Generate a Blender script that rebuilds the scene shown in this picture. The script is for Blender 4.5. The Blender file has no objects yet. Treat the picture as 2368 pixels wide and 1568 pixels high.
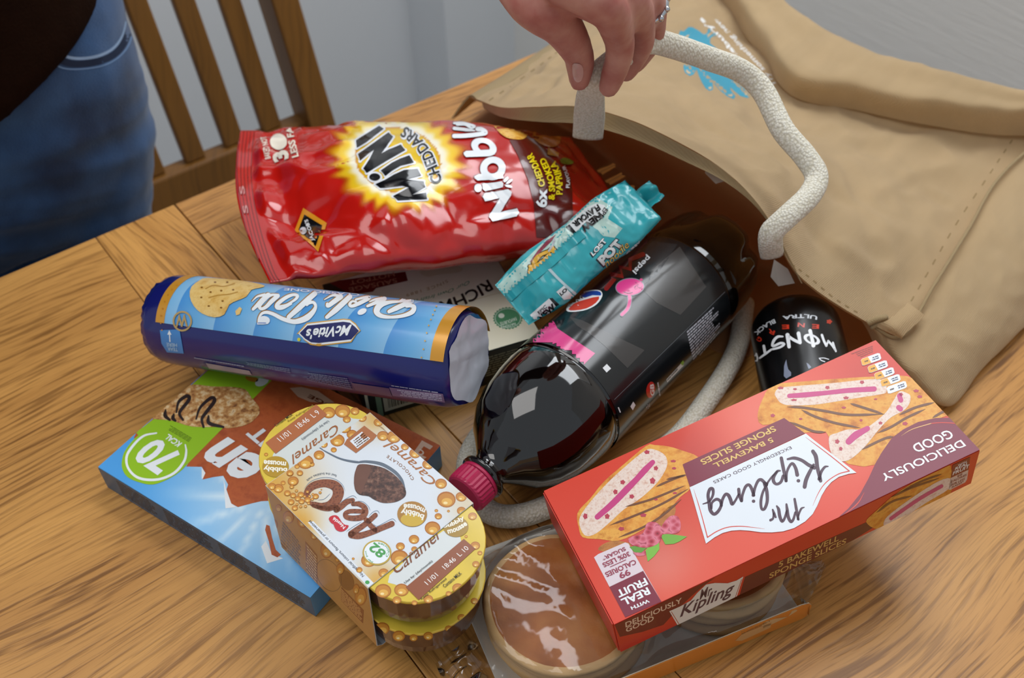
import bpy, bmesh, math, random
import numpy as np
from mathutils import Vector, Matrix, noise
from mathutils.bvhtree import BVHTree
from mathutils.geometry import tessellate_polygon
random.seed(7)
SC = bpy.context.scene
COL = SC.collection
# ------------------------------------------------------------------ camera
IW, IH = 2368, 1568
FPX, PITCH, ROLL, CAMH = 2352.0, math.radians(45.83), math.radians(-1.30), 0.5796
_f = np.array([0, math.cos(PITCH), -math.sin(PITCH)]); _r0 = np.array([1., 0, 0]); _u0 = np.cross(_r0, _f)
_r = math.cos(ROLL)*_r0 + math.sin(ROLL)*_u0; _u = -math.sin(ROLL)*_r0 + math.cos(ROLL)*_u0
CAM = np.array([0, 0, CAMH])
cd = bpy.data.cameras.new('camera'); camo = bpy.data.objects.new('camera', cd); COL.objects.link(camo)
camo.matrix_world = Matrix(((_r[0], _u[0], -_f[0], 0), (_r[1], _u[1], -_f[1], 0), (_r[2], _u[2], -_f[2], CAMH), (0, 0, 0, 1)))
cd.sensor_width = 36; cd.lens = FPX/IW*36; cd.clip_start = .02; cd.clip_end = 60
cd.dof.use_dof = True; cd.dof.focus_distance = 0.60; cd.dof.aperture_fstop = 9
SC.camera = camo
vs = SC.view_settings; vs.view_transform = 'Standard'; vs.look = 'None'; vs.gamma = 1; vs.use_curve_mapping = False
vs.exposure = 0.02
# ------------------------------------------------------------------ light
wd = bpy.data.worlds.new('world'); SC.world = wd; wd.use_nodes = True
wd.node_tree.nodes['Background'].inputs[0].default_value = (0.86, 0.93, 1.0, 1)
wd.node_tree.nodes['Background'].inputs[1].default_value = 0.5
_T = np.array([math.cos(math.radians(36.58)), math.sin(math.radians(36.58)), 0]); _N = np.array([-_T[1], _T[0], 0]); _Z = np.array([0, 0, 1.])
def UV(u, v, z=0.): return u*_T + v*_N + z*_Z          # table coordinates: u along its length, v across
def area(name, loc, tgt, sx, sy, power, col):
    l = bpy.data.lights.new(name, 'AREA'); l.shape = 'RECTANGLE'; l.size = sx; l.size_y = sy; l.energy = power; l.color = col
    o = bpy.data.objects.new(name, l); COL.objects.link(o); o.location = loc
    o.rotation_euler = (Vector(tgt)-Vector(loc)).to_track_quat('-Z', 'Y').to_euler(); return o
def wl(u, v, z): return tuple(UV(u, v, z))
area('window_daylight', wl(1.17, .72, 1.12), wl(.2, .45, .05), 1.25, 1.05, 27, (0.91, 0.955, 1.0))     # window in the right-hand wall, above the frame
area('ceiling_light', (-0.62, 0.42, 1.45), (0.05, .45, 0), .9, .9, 8.0, (1.0, 0.97, 0.94))
# ------------------------------------------------------------------ helpers
def lin(c):
    if isinstance(c, str):
        c = c.lstrip('#'); c = [int(c[i:i+2], 16)/255 for i in (0, 2, 4)]
    return tuple(((x/12.92) if x <= .04045 else ((x+.055)/1.055)**2.4) for x in c)
MATS = {}
def mat(name, col, rough=.5, spec=.5, metal=0, coat=0, coat_rough=.1, bump=0, bscale=200, var=0, vscale=30, trans=0, ior=1.45, alpha=1, sheen=0):
    if name in MATS: return MATS[name]
    m = bpy.data.materials.new(name); m.use_nodes = True; MATS[name] = m
    nt = m.node_tree; b = nt.nodes['Principled BSDF']; c = lin(col)
    b.inputs['Base Color'].default_value = (*c, 1); b.inputs['Roughness'].default_value = rough; b.inputs['Metallic'].default_value = metal
    b.inputs['Specular IOR Level'].default_value = spec; b.inputs['Coat Weight'].default_value = coat; b.inputs['Coat Roughness'].default_value = coat_rough
    b.inputs['Transmission Weight'].default_value = trans; b.inputs['IOR'].default_value = ior; b.inputs['Alpha'].default_value = alpha
    if sheen: b.inputs['Sheen Weight'].default_value = sheen; b.inputs['Sheen Roughness'].default_value = .5
    if var or bump:
        tc = nt.nodes.new('ShaderNodeTexCoord')
    if var:
        n = nt.nodes.new('ShaderNodeTexNoise'); n.inputs['Scale'].default_value = vscale; n.inputs['Detail'].default_value = 4
        nt.links.new(tc.outputs['Object'], n.inputs['Vector'])
        mx = nt.nodes.new('ShaderNodeMix'); mx.data_type = 'RGBA'
        mx.inputs[6].default_value = (*[x*(1-var) for x in c], 1); mx.inputs[7].default_value = (*[min(1, x*(1+var)) for x in c], 1)
        nt.links.new(n.outputs[0], mx.inputs[0]); nt.links.new(mx.outputs[2], b.inputs['Base Color'])
    if bump:
        n = nt.nodes.new('ShaderNodeTexNoise'); n.inputs['Scale'].default_value = bscale; n.inputs['Detail'].default_value = 3
        nt.links.new(tc.outputs['Object'], n.inputs['Vector'])
        bp = nt.nodes.new('ShaderNodeBump'); bp.inputs['Strength'].default_value = bump; bp.inputs['Distance'].default_value = .001
        nt.links.new(n.outputs[0], bp.inputs['Height']); nt.links.new(bp.outputs[0], b.inputs['Normal'])
    return m
def nodes_of(m): return m.node_tree, m.node_tree.nodes, m.node_tree.links, m.node_tree.nodes['Principled BSDF']
def obj(name, me, m=None, parent=None, smooth=False):
    o = bpy.data.objects.new(name, me); COL.objects.link(o)
    if m is not None: me.materials.append(m)
    if parent is not None: o.parent = parent
    if smooth:
        me.polygons.foreach_set('use_smooth', [True]*len(me.polygons))
    return o
def mesh(name, vs_, fs, m=None, parent=None, smooth=False, base=None):
    """vs_ in world coords; parent an Empty whose matrix is a pure translation kept in o['base']"""
    me = bpy.data.meshes.new(name)
    off = np.array(parent_off(parent))
    me.from_pydata([tuple(np.array(v)-off) for v in vs_], [], [tuple(int(i) for i in f) for f in fs]); me.update()
    return obj(name, me, m, parent, smooth)
def parent_off(p):
    v = np.zeros(3)
    while p is not None:
        v = v+np.array(p.location); p = p.parent
    return v
def tag(o, label=None, cat=None, group=None, kind=None):
    if label: o['label'] = label
    if cat: o['category'] = cat
    if group: o['group'] = group
    if kind: o['kind'] = kind
    return o
def thing(name, label, cat, loc=(0, 0, 0), group=None):
    o = bpy.data.objects.new(name, None); COL.objects.link(o); o.location = loc; o.empty_display_size = .02
    return tag(o, label, cat, group)
def from_bm(name, bm, m=None, parent=None, smooth=False):
    off = parent_off(parent)
    for v in bm.verts: v.co -= Vector(off)
    me = bpy.data.meshes.new(name); bm.normal_update(); bm.to_mesh(me); bm.free()
    return obj(name, me, m, parent, smooth)
def box_bm(O, X, Y, Z_, bevel=0, seg=2):
    """solid box from corner O with edge vectors"""
    O, X, Y, Z_ = [np.array(a, float) for a in (O, X, Y, Z_)]
    bm = bmesh.new()
    P = [O, O+X, O+X+Y, O+Y, O+Z_, O+X+Z_, O+X+Y+Z_, O+Y+Z_]; v = [bm.verts.new(p) for p in P]
    for f in ((0, 3, 2, 1), (4, 5, 6, 7), (0, 1, 5, 4), (1, 2, 6, 5), (2, 3, 7, 6), (3, 0, 4, 7)): bm.faces.new([v[i] for i in f])
    bmesh.ops.recalc_face_normals(bm, faces=bm.faces)
    if bevel: bmesh.ops.bevel(bm, geom=list(bm.edges), offset=bevel, segments=seg, affect='EDGES', profile=.5)
    return bm
def box(name, O, X, Y, Z_, m, parent=None, bevel=0, seg=2): return from_bm(name, box_bm(O, X, Y, Z_, bevel, seg), m, parent, False)
def ray(p):
    d = _f + (p[0]-IW/2)/FPX*_r - (p[1]-IH/2)/FPX*_u
    return d/np.linalg.norm(d)
def onz(p, z=0.):
    d = ray(p); return CAM + d*((z-CAMH)/d[2])
def onplane(p, O, n):
    d = ray(p); n = np.array(n); return CAM + d*(((np.array(O)-CAM)@n)/(d@n))
def proj(P):
    d = np.array(P)-CAM; z = d@_f; return (IW/2+FPX*(d@_r)/z, IH/2-FPX*(d@_u)/z)
def crom(pts, n=8, closed=False):
    """Catmull-Rom through pts (any dim)"""
    P = np.array(pts, float); k = len(P); out = []
    if k < 3 and not closed: 
        return [P[0]+(P[-1]-P[0])*i/n for i in range(n+1)]
    rng = range(k if closed else k-1)
    for i in rng:
        if closed: p0, p1, p2, p3 = P[(i-1) % k], P[i], P[(i+1) % k], P[(i+2) % k]
        else:
            p1, p2 = P[i], P[i+1]; p0 = P[i-1] if i > 0 else 2*p1-p2; p3 = P[i+2] if i+2 < k else 2*p2-p1
        for j in range(n):
            t = j/n; out.append(.5*((2*p1)+(p2-p0)*t+(2*p0-5*p1+4*p2-p3)*t*t+(3*p1-p0-3*p2+p3)*t**3))
    if not closed: out.append(P[-1])
    return out
def tube(name, pts, rad, m, parent=None, seg=12, cap=True, flat=1.0, up=(0, 0, 1)):
    """tube along pts; rad number or list; flat squashes along the 'up' side"""
    P = np.array(pts, float); n = len(P); R = [rad]*n if np.isscalar(rad) else list(rad)
    vs_, fs = [], []; b = np.array(up, float)
    for i in range(n):
        t = P[min(i+1, n-1)]-P[max(i-1, 0)]; t /= np.linalg.norm(t)
        b = b-t*(b@t); b /= np.linalg.norm(b); a = np.cross(t, b)
        for j in range(seg):
            th = 2*math.pi*j/seg; vs_.append(P[i]+R[i]*(math.cos(th)*a+flat*math.sin(th)*b))
    for i in range(n-1):
        for j in range(seg):
            k = (j+1) % seg; fs.append((i*seg+j, i*seg+k, (i+1)*seg+k, (i+1)*seg+j))
    if cap: fs.append(tuple(range(seg-1, -1, -1))); fs.append(tuple((n-1)*seg+j for j in range(seg)))
    return mesh(name, vs_, fs, m, parent, True)
def lathe_data(prof, O, ax, seg=48, ref=(0, 0, 1)):
    """prof: list of (s along axis, radius)"""
    ax = np.array(ax, float); ax /= np.linalg.norm(ax); b = np.array(ref, float); b -= ax*(b@ax); b /= np.linalg.norm(b); a = np.cross(b, ax)
    vs_, fs = [], []
    for s, r in prof:
        for j in range(seg):
            th = 2*math.pi*j/seg; vs_.append(np.array(O)+ax*s+r*(math.cos(th)*a+math.sin(th)*b))
    for i in range(len(prof)-1):
        for j in range(seg):
            k = (j+1) % seg; fs.append((i*seg+j, i*seg+k, (i+1)*seg+k, (i+1)*seg+j))
    return vs_, fs
def lathe(name, prof, O, ax, m, parent=None, seg=48, ref=(0, 0, 1), caps=(True, True)):
    vs_, fs = lathe_data(prof, O, ax, seg, ref); n = len(prof)
    if caps[0]: fs.append(tuple(range(seg-1, -1, -1)))
    if caps[1]: fs.append(tuple((n-1)*seg+j for j in range(seg)))
    o = mesh(name, vs_, fs, m, parent, True)
    return o
def grid_faces(nu, nv, wrap=False):
    fs = []
    for i in range(nu-1):
        for j in range(nv-1 if not wrap else nv):
            k = (j+1) % nv; fs.append((i*nv+j, (i+1)*nv+j, (i+1)*nv+k, i*nv+k))
    return fs
def patch(ctrl, nu, nv):
    """bicubic Catmull-Rom patch through a control net (rows x cols x 3); returns verts (nu*nv) """
    Cn = np.array(ctrl, float); r, c, _ = Cn.shape
    def res(A, n):   # resample along axis 0 to n
        k = A.shape[0]; out = []
        for i in range(n):
            s = i/(n-1)*(k-1); a = min(int(s), k-2); t = s-a
            p1, p2 = A[a], A[a+1]; p0 = A[a-1] if a > 0 else 2*p1-p2; p3 = A[a+2] if a+2 < k else 2*p2-p1
            out.append(.5*((2*p1)+(p2-p0)*t+(2*p0-5*p1+4*p2-p3)*t*t+(3*p1-p0-3*p2+p3)*t**3))
        return np.array(out)
    A = res(Cn, nu); A = res(A.transpose(1, 0, 2), nv).transpose(1, 0, 2)
    return A.reshape(-1, 3)
# ------------------------------------------------------------------ flat print: shapes are 2-D meshes in photo pixels, laid on the thing's own surface
_GC = {}
def glyphs(t, bold=0., shear=0., space=1.):
    k = (t, bold, shear, space)
    if k in _GC: return _GC[k]
    c = bpy.data.curves.new('t', 'FONT'); c.body = t; c.offset = bold; c.shear = shear; c.space_character = space; c.resolution_u = 3; c.fill_mode = 'FRONT'
    o = bpy.data.objects.new('t', c); COL.objects.link(o)
    me = o.to_mesh(); V = np.array([v.co[:2] for v in me.vertices]); F = [tuple(p.vertices) for p in me.polygons]
    o.to_mesh_clear(); bpy.data.objects.remove(o); bpy.data.curves.remove(c)
    if len(V):
        mn, mx = V.min(0), V.max(0); V = (V-mn)/np.maximum(mx-mn, 1e-6)
    _GC[k] = (V, F); return _GC[k]
def bil(q, V):
    q = np.array(q, float); x, y = V[:, :1], V[:, 1:2]
    return q[0]*(1-x)*(1-y)+q[1]*x*(1-y)+q[2]*x*y+q[3]*(1-x)*y
def TX(t, quad, bold=.02, shear=0., space=1., bend=0.):
    """lettering whose ink box fills quad = bottom-left, bottom-right, top-right, top-left as read (3 points: parallelogram)"""
    q = [np.array(p, float) for p in quad]
    if len(q) == 3: q = [q[0], q[1], q[1]+q[2]-q[0], q[2]]      # third point = top-left
    V, F = glyphs(t, bold, shear, space); V = V.copy()
    if bend: V[:, 1] += bend*4*V[:, 0]*(1-V[:, 0])
    return bil(q, V), list(F)
def PG(pts, smooth=0, holes=()):
    P = [np.array(p, float) for p in (crom(pts, smooth, True) if smooth else pts)]
    Hs = [[np.array(p, float) for p in (crom(h, smooth, True) if smooth else h)] for h in holes]
    loops = [[Vector((p[0], p[1], 0)) for p in L] for L in [P]+Hs]
    T_ = tessellate_polygon(loops); V = np.array([p for L in [P]+Hs for p in L]); return V, [tuple(t) for t in T_]
def EL(c, rx, ry, rot=0, n=28, k0=0, k1=360, hole=0):
    a = math.radians(rot); pts = []
    def P(s): return [(c[0]+s*(rx*math.cos(t)*math.cos(a)-ry*math.sin(t)*math.sin(a)), c[1]+s*(rx*math.cos(t)*math.sin(a)+ry*math.sin(t)*math.cos(a))) for t in [math.radians(k0+(k1-k0)*i/n) for i in range(n if k1-k0 == 360 else n+1)]]
    if not hole: return PG(P(1))
    A, B = P(1), P(hole); n_ = len(A); full = (k1-k0 == 360)
    return np.array(A+B), [(i, (i+1) % n_, n_+(i+1) % n_, n_+i) for i in range(n_ if full else n_-1)]
def ST(pts, w, n=6, taper=False, w1=None, raw=False):
    """a pen stroke; w a number or one width per point"""
    P = np.array(pts if raw else crom(pts, n), float); k = len(P)
    if np.isscalar(w): Wd = np.full(k, float(w))
    else: Wd = np.interp(np.linspace(0, 1, k), np.linspace(0, 1, len(w)), w)
    if taper: Wd = Wd*np.clip(np.minimum(np.linspace(0, 1, k), np.linspace(1, 0, k))*8, .12, 1)
    d = np.gradient(P, axis=0); d /= np.maximum(np.linalg.norm(d, axis=1, keepdims=True), 1e-6); nn = np.stack([-d[:, 1], d[:, 0]], 1)
    # rounded ends
    V = []; F = []
    for i in range(k): V += [P[i]+nn[i]*Wd[i]/2, P[i]-nn[i]*Wd[i]/2]
    for i in range(k-1): F.append((2*i, 2*i+1, 2*i+3, 2*i+2))
    for i, sg in ((0, -1), (k-1, 1)):
        if Wd[i] < .8: continue
        b = len(V); m_ = 6
        for j in range(m_+1):
            t = math.pi*(j/m_-.5); V.append(P[i]+Wd[i]/2*(sg*d[i]*math.cos(t)+nn[i]*math.sin(t)))
        F.append(tuple(range(b, b+m_+1)))
    return np.array(V), F
def JOIN(*sh):
    V, F, k = [], [], 0
    for v, f in sh:
        V.append(v); F += [tuple(i+k for i in q) for q in f]; k += len(v)
    return np.concatenate(V), F
def RECT(q): return np.array(q, float), [(0, 1, 2, 3)]
def LINES(q, n, fill=.55, rag=.15, seed=1, words=7):
    """small print: n rows of tiny word bars inside quad (bottom-left, bottom-right, top-right, top-left)"""
    rnd = random.Random(seed); sh = []
    for i in range(n):
        y0 = (i+.5-fill/2)/n; y1 = (i+.5+fill/2)/n; x = 0; end = 1-rnd.random()*rag
        while x < end-.02:
            w = min(end-x, (.4+rnd.random())/words); sh.append(RECT(bil(q, np.array([[x, y0], [x+w*.86, y0], [x+w*.86, y1], [x, y1]])))); x += w
    return JOIN(*sh)
def homog(src, dst):
    A = []
    for (x, y), (X, Y) in zip(src, dst):
        A += [[x, y, 1, 0, 0, 0, -X*x, -X*y, -X], [0, 0, 0, x, y, 1, -Y*x, -Y*y, -Y]]
    return np.linalg.svd(np.array(A))[2][-1].reshape(3, 3)
class Flat:
    """a rectangular face: px quad (4 photo corners) <-> rectangle O + a*X + b*Y"""
    def __init__(s, quad, O, X, Y, eps=0.0):
        s.O, s.L, s.W = np.array(O), np.linalg.norm(X), np.linalg.norm(Y); s.X, s.Y = np.array(X)/s.L, np.array(Y)/s.W; s.n = np.cross(s.X, s.Y)
        if s.n@(CAM-s.O) < 0: s.n = -s.n
        s.Hm = homog(quad, [(0, 0), (s.L, 0), (s.L, s.W), (0, s.W)]); s.eps = eps; s.step = 0
    def build(s, V, F, off):
        q = np.c_[V, np.ones(len(V))]@s.Hm.T; q = q[:, :2]/q[:, 2:]
        bm = bmesh.new(); bv = [bm.verts.new((a, b, 0)) for a, b in q]
        for f in F:
            try: bm.faces.new([bv[i] for i in f])
            except ValueError: pass
        e = s.eps
        for co, no in (((e, 0, 0), (-1, 0, 0)), ((s.L-e, 0, 0), (1, 0, 0)), ((0, e, 0), (0, -1, 0)), ((0, s.W-e, 0), (0, 1, 0))):
            bmesh.ops.bisect_plane(bm, geom=bm.verts[:]+bm.edges[:]+bm.faces[:], plane_co=co, plane_no=no, clear_outer=True)
        for v in bm.verts: v.co = Vector(s.O+s.X*v.co.x+s.Y*v.co.y+s.n*off)
        for f in bm.faces: f.normal_update()
        fl = [f for f in bm.faces if f.normal.dot(Vector(s.n)) < 0]
        if fl: bmesh.ops.reverse_faces(bm, faces=fl)
        return bm
class Curved:
    """any mesh: every print vertex is dropped along its line of sight onto the surface, then lifted off it by the layer's thickness"""
    def __init__(s, objs, step=10, near=None):
        V, F = [], []
        for o in (objs if isinstance(objs, (list, tuple)) else [objs]):
            k = len(V); me = o.data; a = np.empty(len(me.vertices)*3, np.float32); me.vertices.foreach_get('co', a); a = a.reshape(-1, 3)+parent_off(o)
            me.calc_loop_triangles(); t = np.empty(len(me.loop_triangles)*3, np.int32); me.loop_triangles.foreach_get('vertices', t); t = t.reshape(-1, 3)
            if near is not None:
                ok = np.linalg.norm(a-np.array(near[0]), axis=1) < near[1]; t = t[ok[t].all(1)]
            V += a.tolist(); F += (t+k).tolist()
        s.b = BVHTree.FromPolygons(V, F); s.step = step; s.me = objs; s.cache = {}
    def hit(s, p):
        k = (round(p[0], 2), round(p[1], 2))
        if k not in s.cache:
            d = ray(p); s.cache[k] = s.b.ray_cast(Vector(CAM), Vector(d))
        return s.cache[k]
    def build(s, V, F, off, step=None):
        st = step or s.step
        bm = bmesh.new(); bv = [bm.verts.new((a, b, 0)) for a, b in V]
        for f in F:
            try: bm.faces.new([bv[i] for i in f])
            except ValueError: pass
        mn, mx = V.min(0), V.max(0)
        for ax in (0, 1):
            x = math.floor(mn[ax]/st)*st+st
            while x < mx[ax]:
                bmesh.ops.bisect_plane(bm, geom=bm.verts[:]+bm.edges[:]+bm.faces[:], plane_co=(x, 0, 0) if ax == 0 else (0, x, 0), plane_no=(1, 0, 0) if ax == 0 else (0, 1, 0)); x += st
        px = bm.verts.layers.float_vector.new('px'); dead = []
        for v in bm.verts:
            v[px] = v.co.copy(); loc, n, i, d_ = s.hit((v.co.x, v.co.y))
            if loc is None: dead.append(v); continue
            dv = Vector(CAM)-loc; dv.normalize()
            v.co = loc+(n*(1 if n.dot(dv) > 0 else -1)*.6+dv*.4)*off
        if dead: bmesh.ops.delete(bm, geom=dead, context='VERTS')
        # drop faces torn over a silhouette
        bad = [f for f in bm.faces if max(e.calc_length() for e in f.edges) > .012+.0012*st/3]
        if bad: bmesh.ops.delete(bm, geom=bad, context='FACES')
        for f in bm.faces: f.normal_update()
        fl = [f for f in bm.faces if f.normal.dot(Vector(CAM)-f.calc_center_median()) < 0]
        if fl: bmesh.ops.reverse_faces(bm, faces=fl)
        return bm
def vmat(name, rough=.4, coat=0, alpha=False, grain=0, gscale=300):
    """printed ink whose colour comes from the colour attribute painted on the mesh"""
    if name in MATS: return MATS[name]
    m = mat(name, '#808080', rough, coat=coat); nt, nd, lk, b = nodes_of(m)
    a = nd.new('ShaderNodeAttribute'); a.attribute_name = 'Col'; src = a.outputs['Color']
    if grain:
        tc = nd.new('ShaderNodeTexCoord'); n = nd.new('ShaderNodeTexNoise'); n.inputs['Scale'].default_value = gscale; n.inputs['Detail'].default_value = 5; lk.new(tc.outputs['Object'], n.inputs['Vector'])
        mr = nd.new('ShaderNodeMapRange'); mr.inputs[1].default_value = .3; mr.inputs[2].default_value = .7; mr.inputs[3].default_value = 1-grain; mr.inputs[4].default_value = 1+grain; lk.new(n.outputs[0], mr.inputs[0])
        mx = nd.new('ShaderNodeVectorMath'); mx.operation = 'SCALE'; lk.new(src, mx.inputs[0]); lk.new(mr.outputs[0], mx.inputs['Scale']); src = mx.outputs[0]
    lk.new(src, b.inputs['Base Color'])
    if alpha: lk.new(a.outputs['Alpha'], b.inputs['Alpha'])
    return m
SEP = {'cake_crumb', 'cake_crust', 'jam_filling', 'sear_marks', 'torn_edge', 'lid_pale_area', 'date_strip', 'badge', 'side_panel', 'leaf_picture', 'raspberry_picture', 'almond_picture', 'biscuit_picture', 'colour_band', 'label_pattern', 'claw_mark', 'flavour_patch', 'barcode', 'side_purple', 'side_stripe', 'red_label', 'chocolate_drizzle', 'side_ring', 'logo_border', 'badge_lettering', 'banner_lettering', 'red_arc'}
STUFF = {'stitching', 'bubble_print', 'small_print', 'fruit_specks', 'gold_dots', 'cherry_dots', 'biscuit_holes'}
class Art:
    def __init__(s, th, surf, rough=.4, coat=0): s.th, s.surf, s.rough, s.coat, s.acc, s.x0, s.y0, s.k, s.lift = th, surf, rough, coat, {}, 0, 0, 1, (.00006 if isinstance(surf, Flat) else .00012)
    def crop(s, x0, y0, k): s.x0, s.y0, s.k = x0, y0, k; return s
    def add(s, name, shape, m, layer=1, step=None):
        V, F = shape; V = np.array(V)*s.k+np.array([s.x0, s.y0])
        if isinstance(m, str): m = mat('ink_'+m.lstrip('#')+('_%d_%d' % (s.rough*100, s.coat*100)), m, s.rough, coat=s.coat)
        bm = s.surf.build(V, F, layer*s.lift, step) if isinstance(s.surf, Curved) else s.surf.build(V, F, layer*s.lift)
        key = (name, m.name, len(s.acc) if name in SEP else -1)
        if key not in s.acc: s.acc[key] = (s.th, [], m)
        s.acc[key][1].append(bm)
    def paint(s, name, region, fn, m, layer=1, step=4):
        V, F = region; V = np.array(V)*s.k+np.array([s.x0, s.y0])
        off = layer*s.lift
        if isinstance(s.surf, Flat):
            bm0 = bmesh.new(); bv = [bm0.verts.new((a, b, 0)) for a, b in V]
            for f in F: bm0.faces.new([bv[i] for i in f])
            mn, mx = V.min(0), V.max(0)
            for ax in (0, 1):
                x = math.floor(mn[ax]/step)*step+step
                while x < mx[ax]:
                    bmesh.ops.bisect_plane(bm0, geom=bm0.verts[:]+bm0.edges[:]+bm0.faces[:], plane_co=(x, 0, 0) if ax == 0 else (0, x, 0), plane_no=(1, 0, 0) if ax == 0 else (0, 1, 0)); x += step
            bm0.verts.ensure_lookup_table(); V2 = np.array([v.co[:2] for v in bm0.verts]); 
            for i, v in enumerate(bm0.verts): v.index = i
            F2 = [tuple(v.index for v in f.verts) for f in bm0.faces]; bm0.free(); bm = s.surf.build(V2, F2, off)
            Hi = np.linalg.inv(s.surf.Hm); pos = {}
            cl = bm.loops.layers.float_color.new('Col')
            for v in bm.verts:
                q = np.array(v.co)-s.surf.O; w = Hi@np.array([q@s.surf.X, q@s.surf.Y, 1]); pos[v] = w[:2]/w[2]
        else:
            bm = s.surf.build(V, F, off, step); px = bm.verts.layers.float_vector['px']; cl = bm.loops.layers.float_color.new('Col'); pos = {v: np.array(v[px][:2]) for v in bm.verts}
        cc = {}
        for v, p in pos.items():
            c = fn(((p[0]-s.x0)/s.k, (p[1]-s.y0)/s.k)); cc[v] = (*lin(c[:3]), c[3] if len(c) > 3 else 1)
        for f in bm.faces:
            for l in f.loops: l[cl] = cc[l.vert]
        s.acc[(name, m.name, len(s.acc))] = (s.th, [bm], m)
    def flush(s):
        for (name, _, _), (th, bms, m) in s.acc.items():
            if len(bms) == 1: bm = bms[0]
            else:
                bm = bmesh.new()
                for b in bms:
                    t = bpy.data.meshes.new('t'); b.to_mesh(t); b.free(); bm.from_mesh(t); bpy.data.meshes.remove(t)
            if len(bm.faces) == 0: bm.free(); continue
            o = from_bm(name, bm, m, th, isinstance(s.surf, Curved))
            if name in STUFF: o['kind'] = 'stuff'
        s.acc = {}
def hx(c): c = c.lstrip('#'); return np.array([int(c[i:i+2], 16)/255 for i in (0, 2, 4)])
def mixc(a, b, t): return a*(1-t)+b*t
def sstep(a, b, x):
    t = min(1, max(0, (x-a)/(b-a))); return t*t*(3-2*t)
def _ftext(s, name, t, bl, br, top, m, bold=.02, shear=0., space=1., layer=2):
    """lettering square on a flat face: baseline from bl to br (photo points), tall enough to reach the level of top"""
    k = np.array([s.x0, s.y0]); Hm = s.surf.Hm
    def loc(p): w = Hm@np.array([*(np.array(p)*s.k+k), 1]); return w[:2]/w[2]
    a, b, c = loc(bl), loc(br), loc(top); x = b-a; xl = np.linalg.norm(x); y = np.array([-x[1], x[0]])/xl; h = (c-a)@y; y = y*h
    V, F = glyphs(t, bold, shear, space); L = a+V[:, :1]*x+V[:, 1:2]*y
    w = np.c_[L, np.ones(len(L))]@np.linalg.inv(Hm).T; P = (w[:, :2]/w[:, 2:]-k)/s.k
    s.add(name, (P, F), m, layer)
Art.text = _ftext
def TP(t, path, h, bold=.02, shear=0., space=1., n=8):
    """lettering bent along a photo path (reading order); h ink height, may be (start, end)"""
    P = np.array(crom(path, n), float); V, F = glyphs(t, bold, shear, space)
    sl = np.r_[0, np.cumsum(np.linalg.norm(np.diff(P, axis=0), axis=1))]; sl /= sl[-1]
    d = np.gradient(P, axis=0); d /= np.linalg.norm(d, axis=1, keepdims=True); up = np.stack([d[:, 1], -d[:, 0]], 1)
    h0, h1 = (h, h) if np.isscalar(h) else h
    x = V[:, 0]; B = np.stack([np.interp(x, sl, P[:, i]) for i in (0, 1)], 1); U = np.stack([np.interp(x, sl, up[:, i]) for i in (0, 1)], 1)
    return B+U*(V[:, 1]*(h0+(h1-h0)*x))[:, None], list(F)
def STAR(c, r, n, depth, ry=None, rot=0):
    ry = ry or r; pts = []
    for i in range(2*n):
        q = 1 if i % 2 == 0 else 1-depth; t = math.pi*i/n+rot; pts.append((c[0]+r*q*math.cos(t), c[1]+ry*q*math.sin(t)))
    return PG(pts)
def grainy(name, cols, scale, rough=.45, stops=None, coat=0, vor=False):
    """printed food photo: mottled colours"""
    if name in MATS: return MATS[name]
    m = mat(name, cols[0], rough, coat=coat); nt, nd, lk, b = nodes_of(m); tc = nd.new('ShaderNodeTexCoord')
    if vor: n = nd.new('ShaderNodeTexVoronoi')
    else: n = nd.new('ShaderNodeTexNoise'); n.inputs['Detail'].default_value = 6; n.inputs['Roughness'].default_value = .65
    n.inputs['Scale'].default_value = scale
    lk.new(tc.outputs['Object'], n.inputs['Vector']); r = nd.new('ShaderNodeValToRGB'); e = r.color_ramp.elements
    while len(e) < len(cols): e.new(.5)
    st = stops or [.3+.4*i/(len(cols)-1) for i in range(len(cols))]
    for el, p, c in zip(e, st, cols): el.position = p; el.color = (*lin(c), 1)
    lk.new(n.outputs[0], r.inputs[0]); lk.new(r.outputs[0], b.inputs['Base Color']); return m
def CR(x0, y0, k, pts): return [(x0+x*k, y0+y*k) for x, y in pts]
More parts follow.
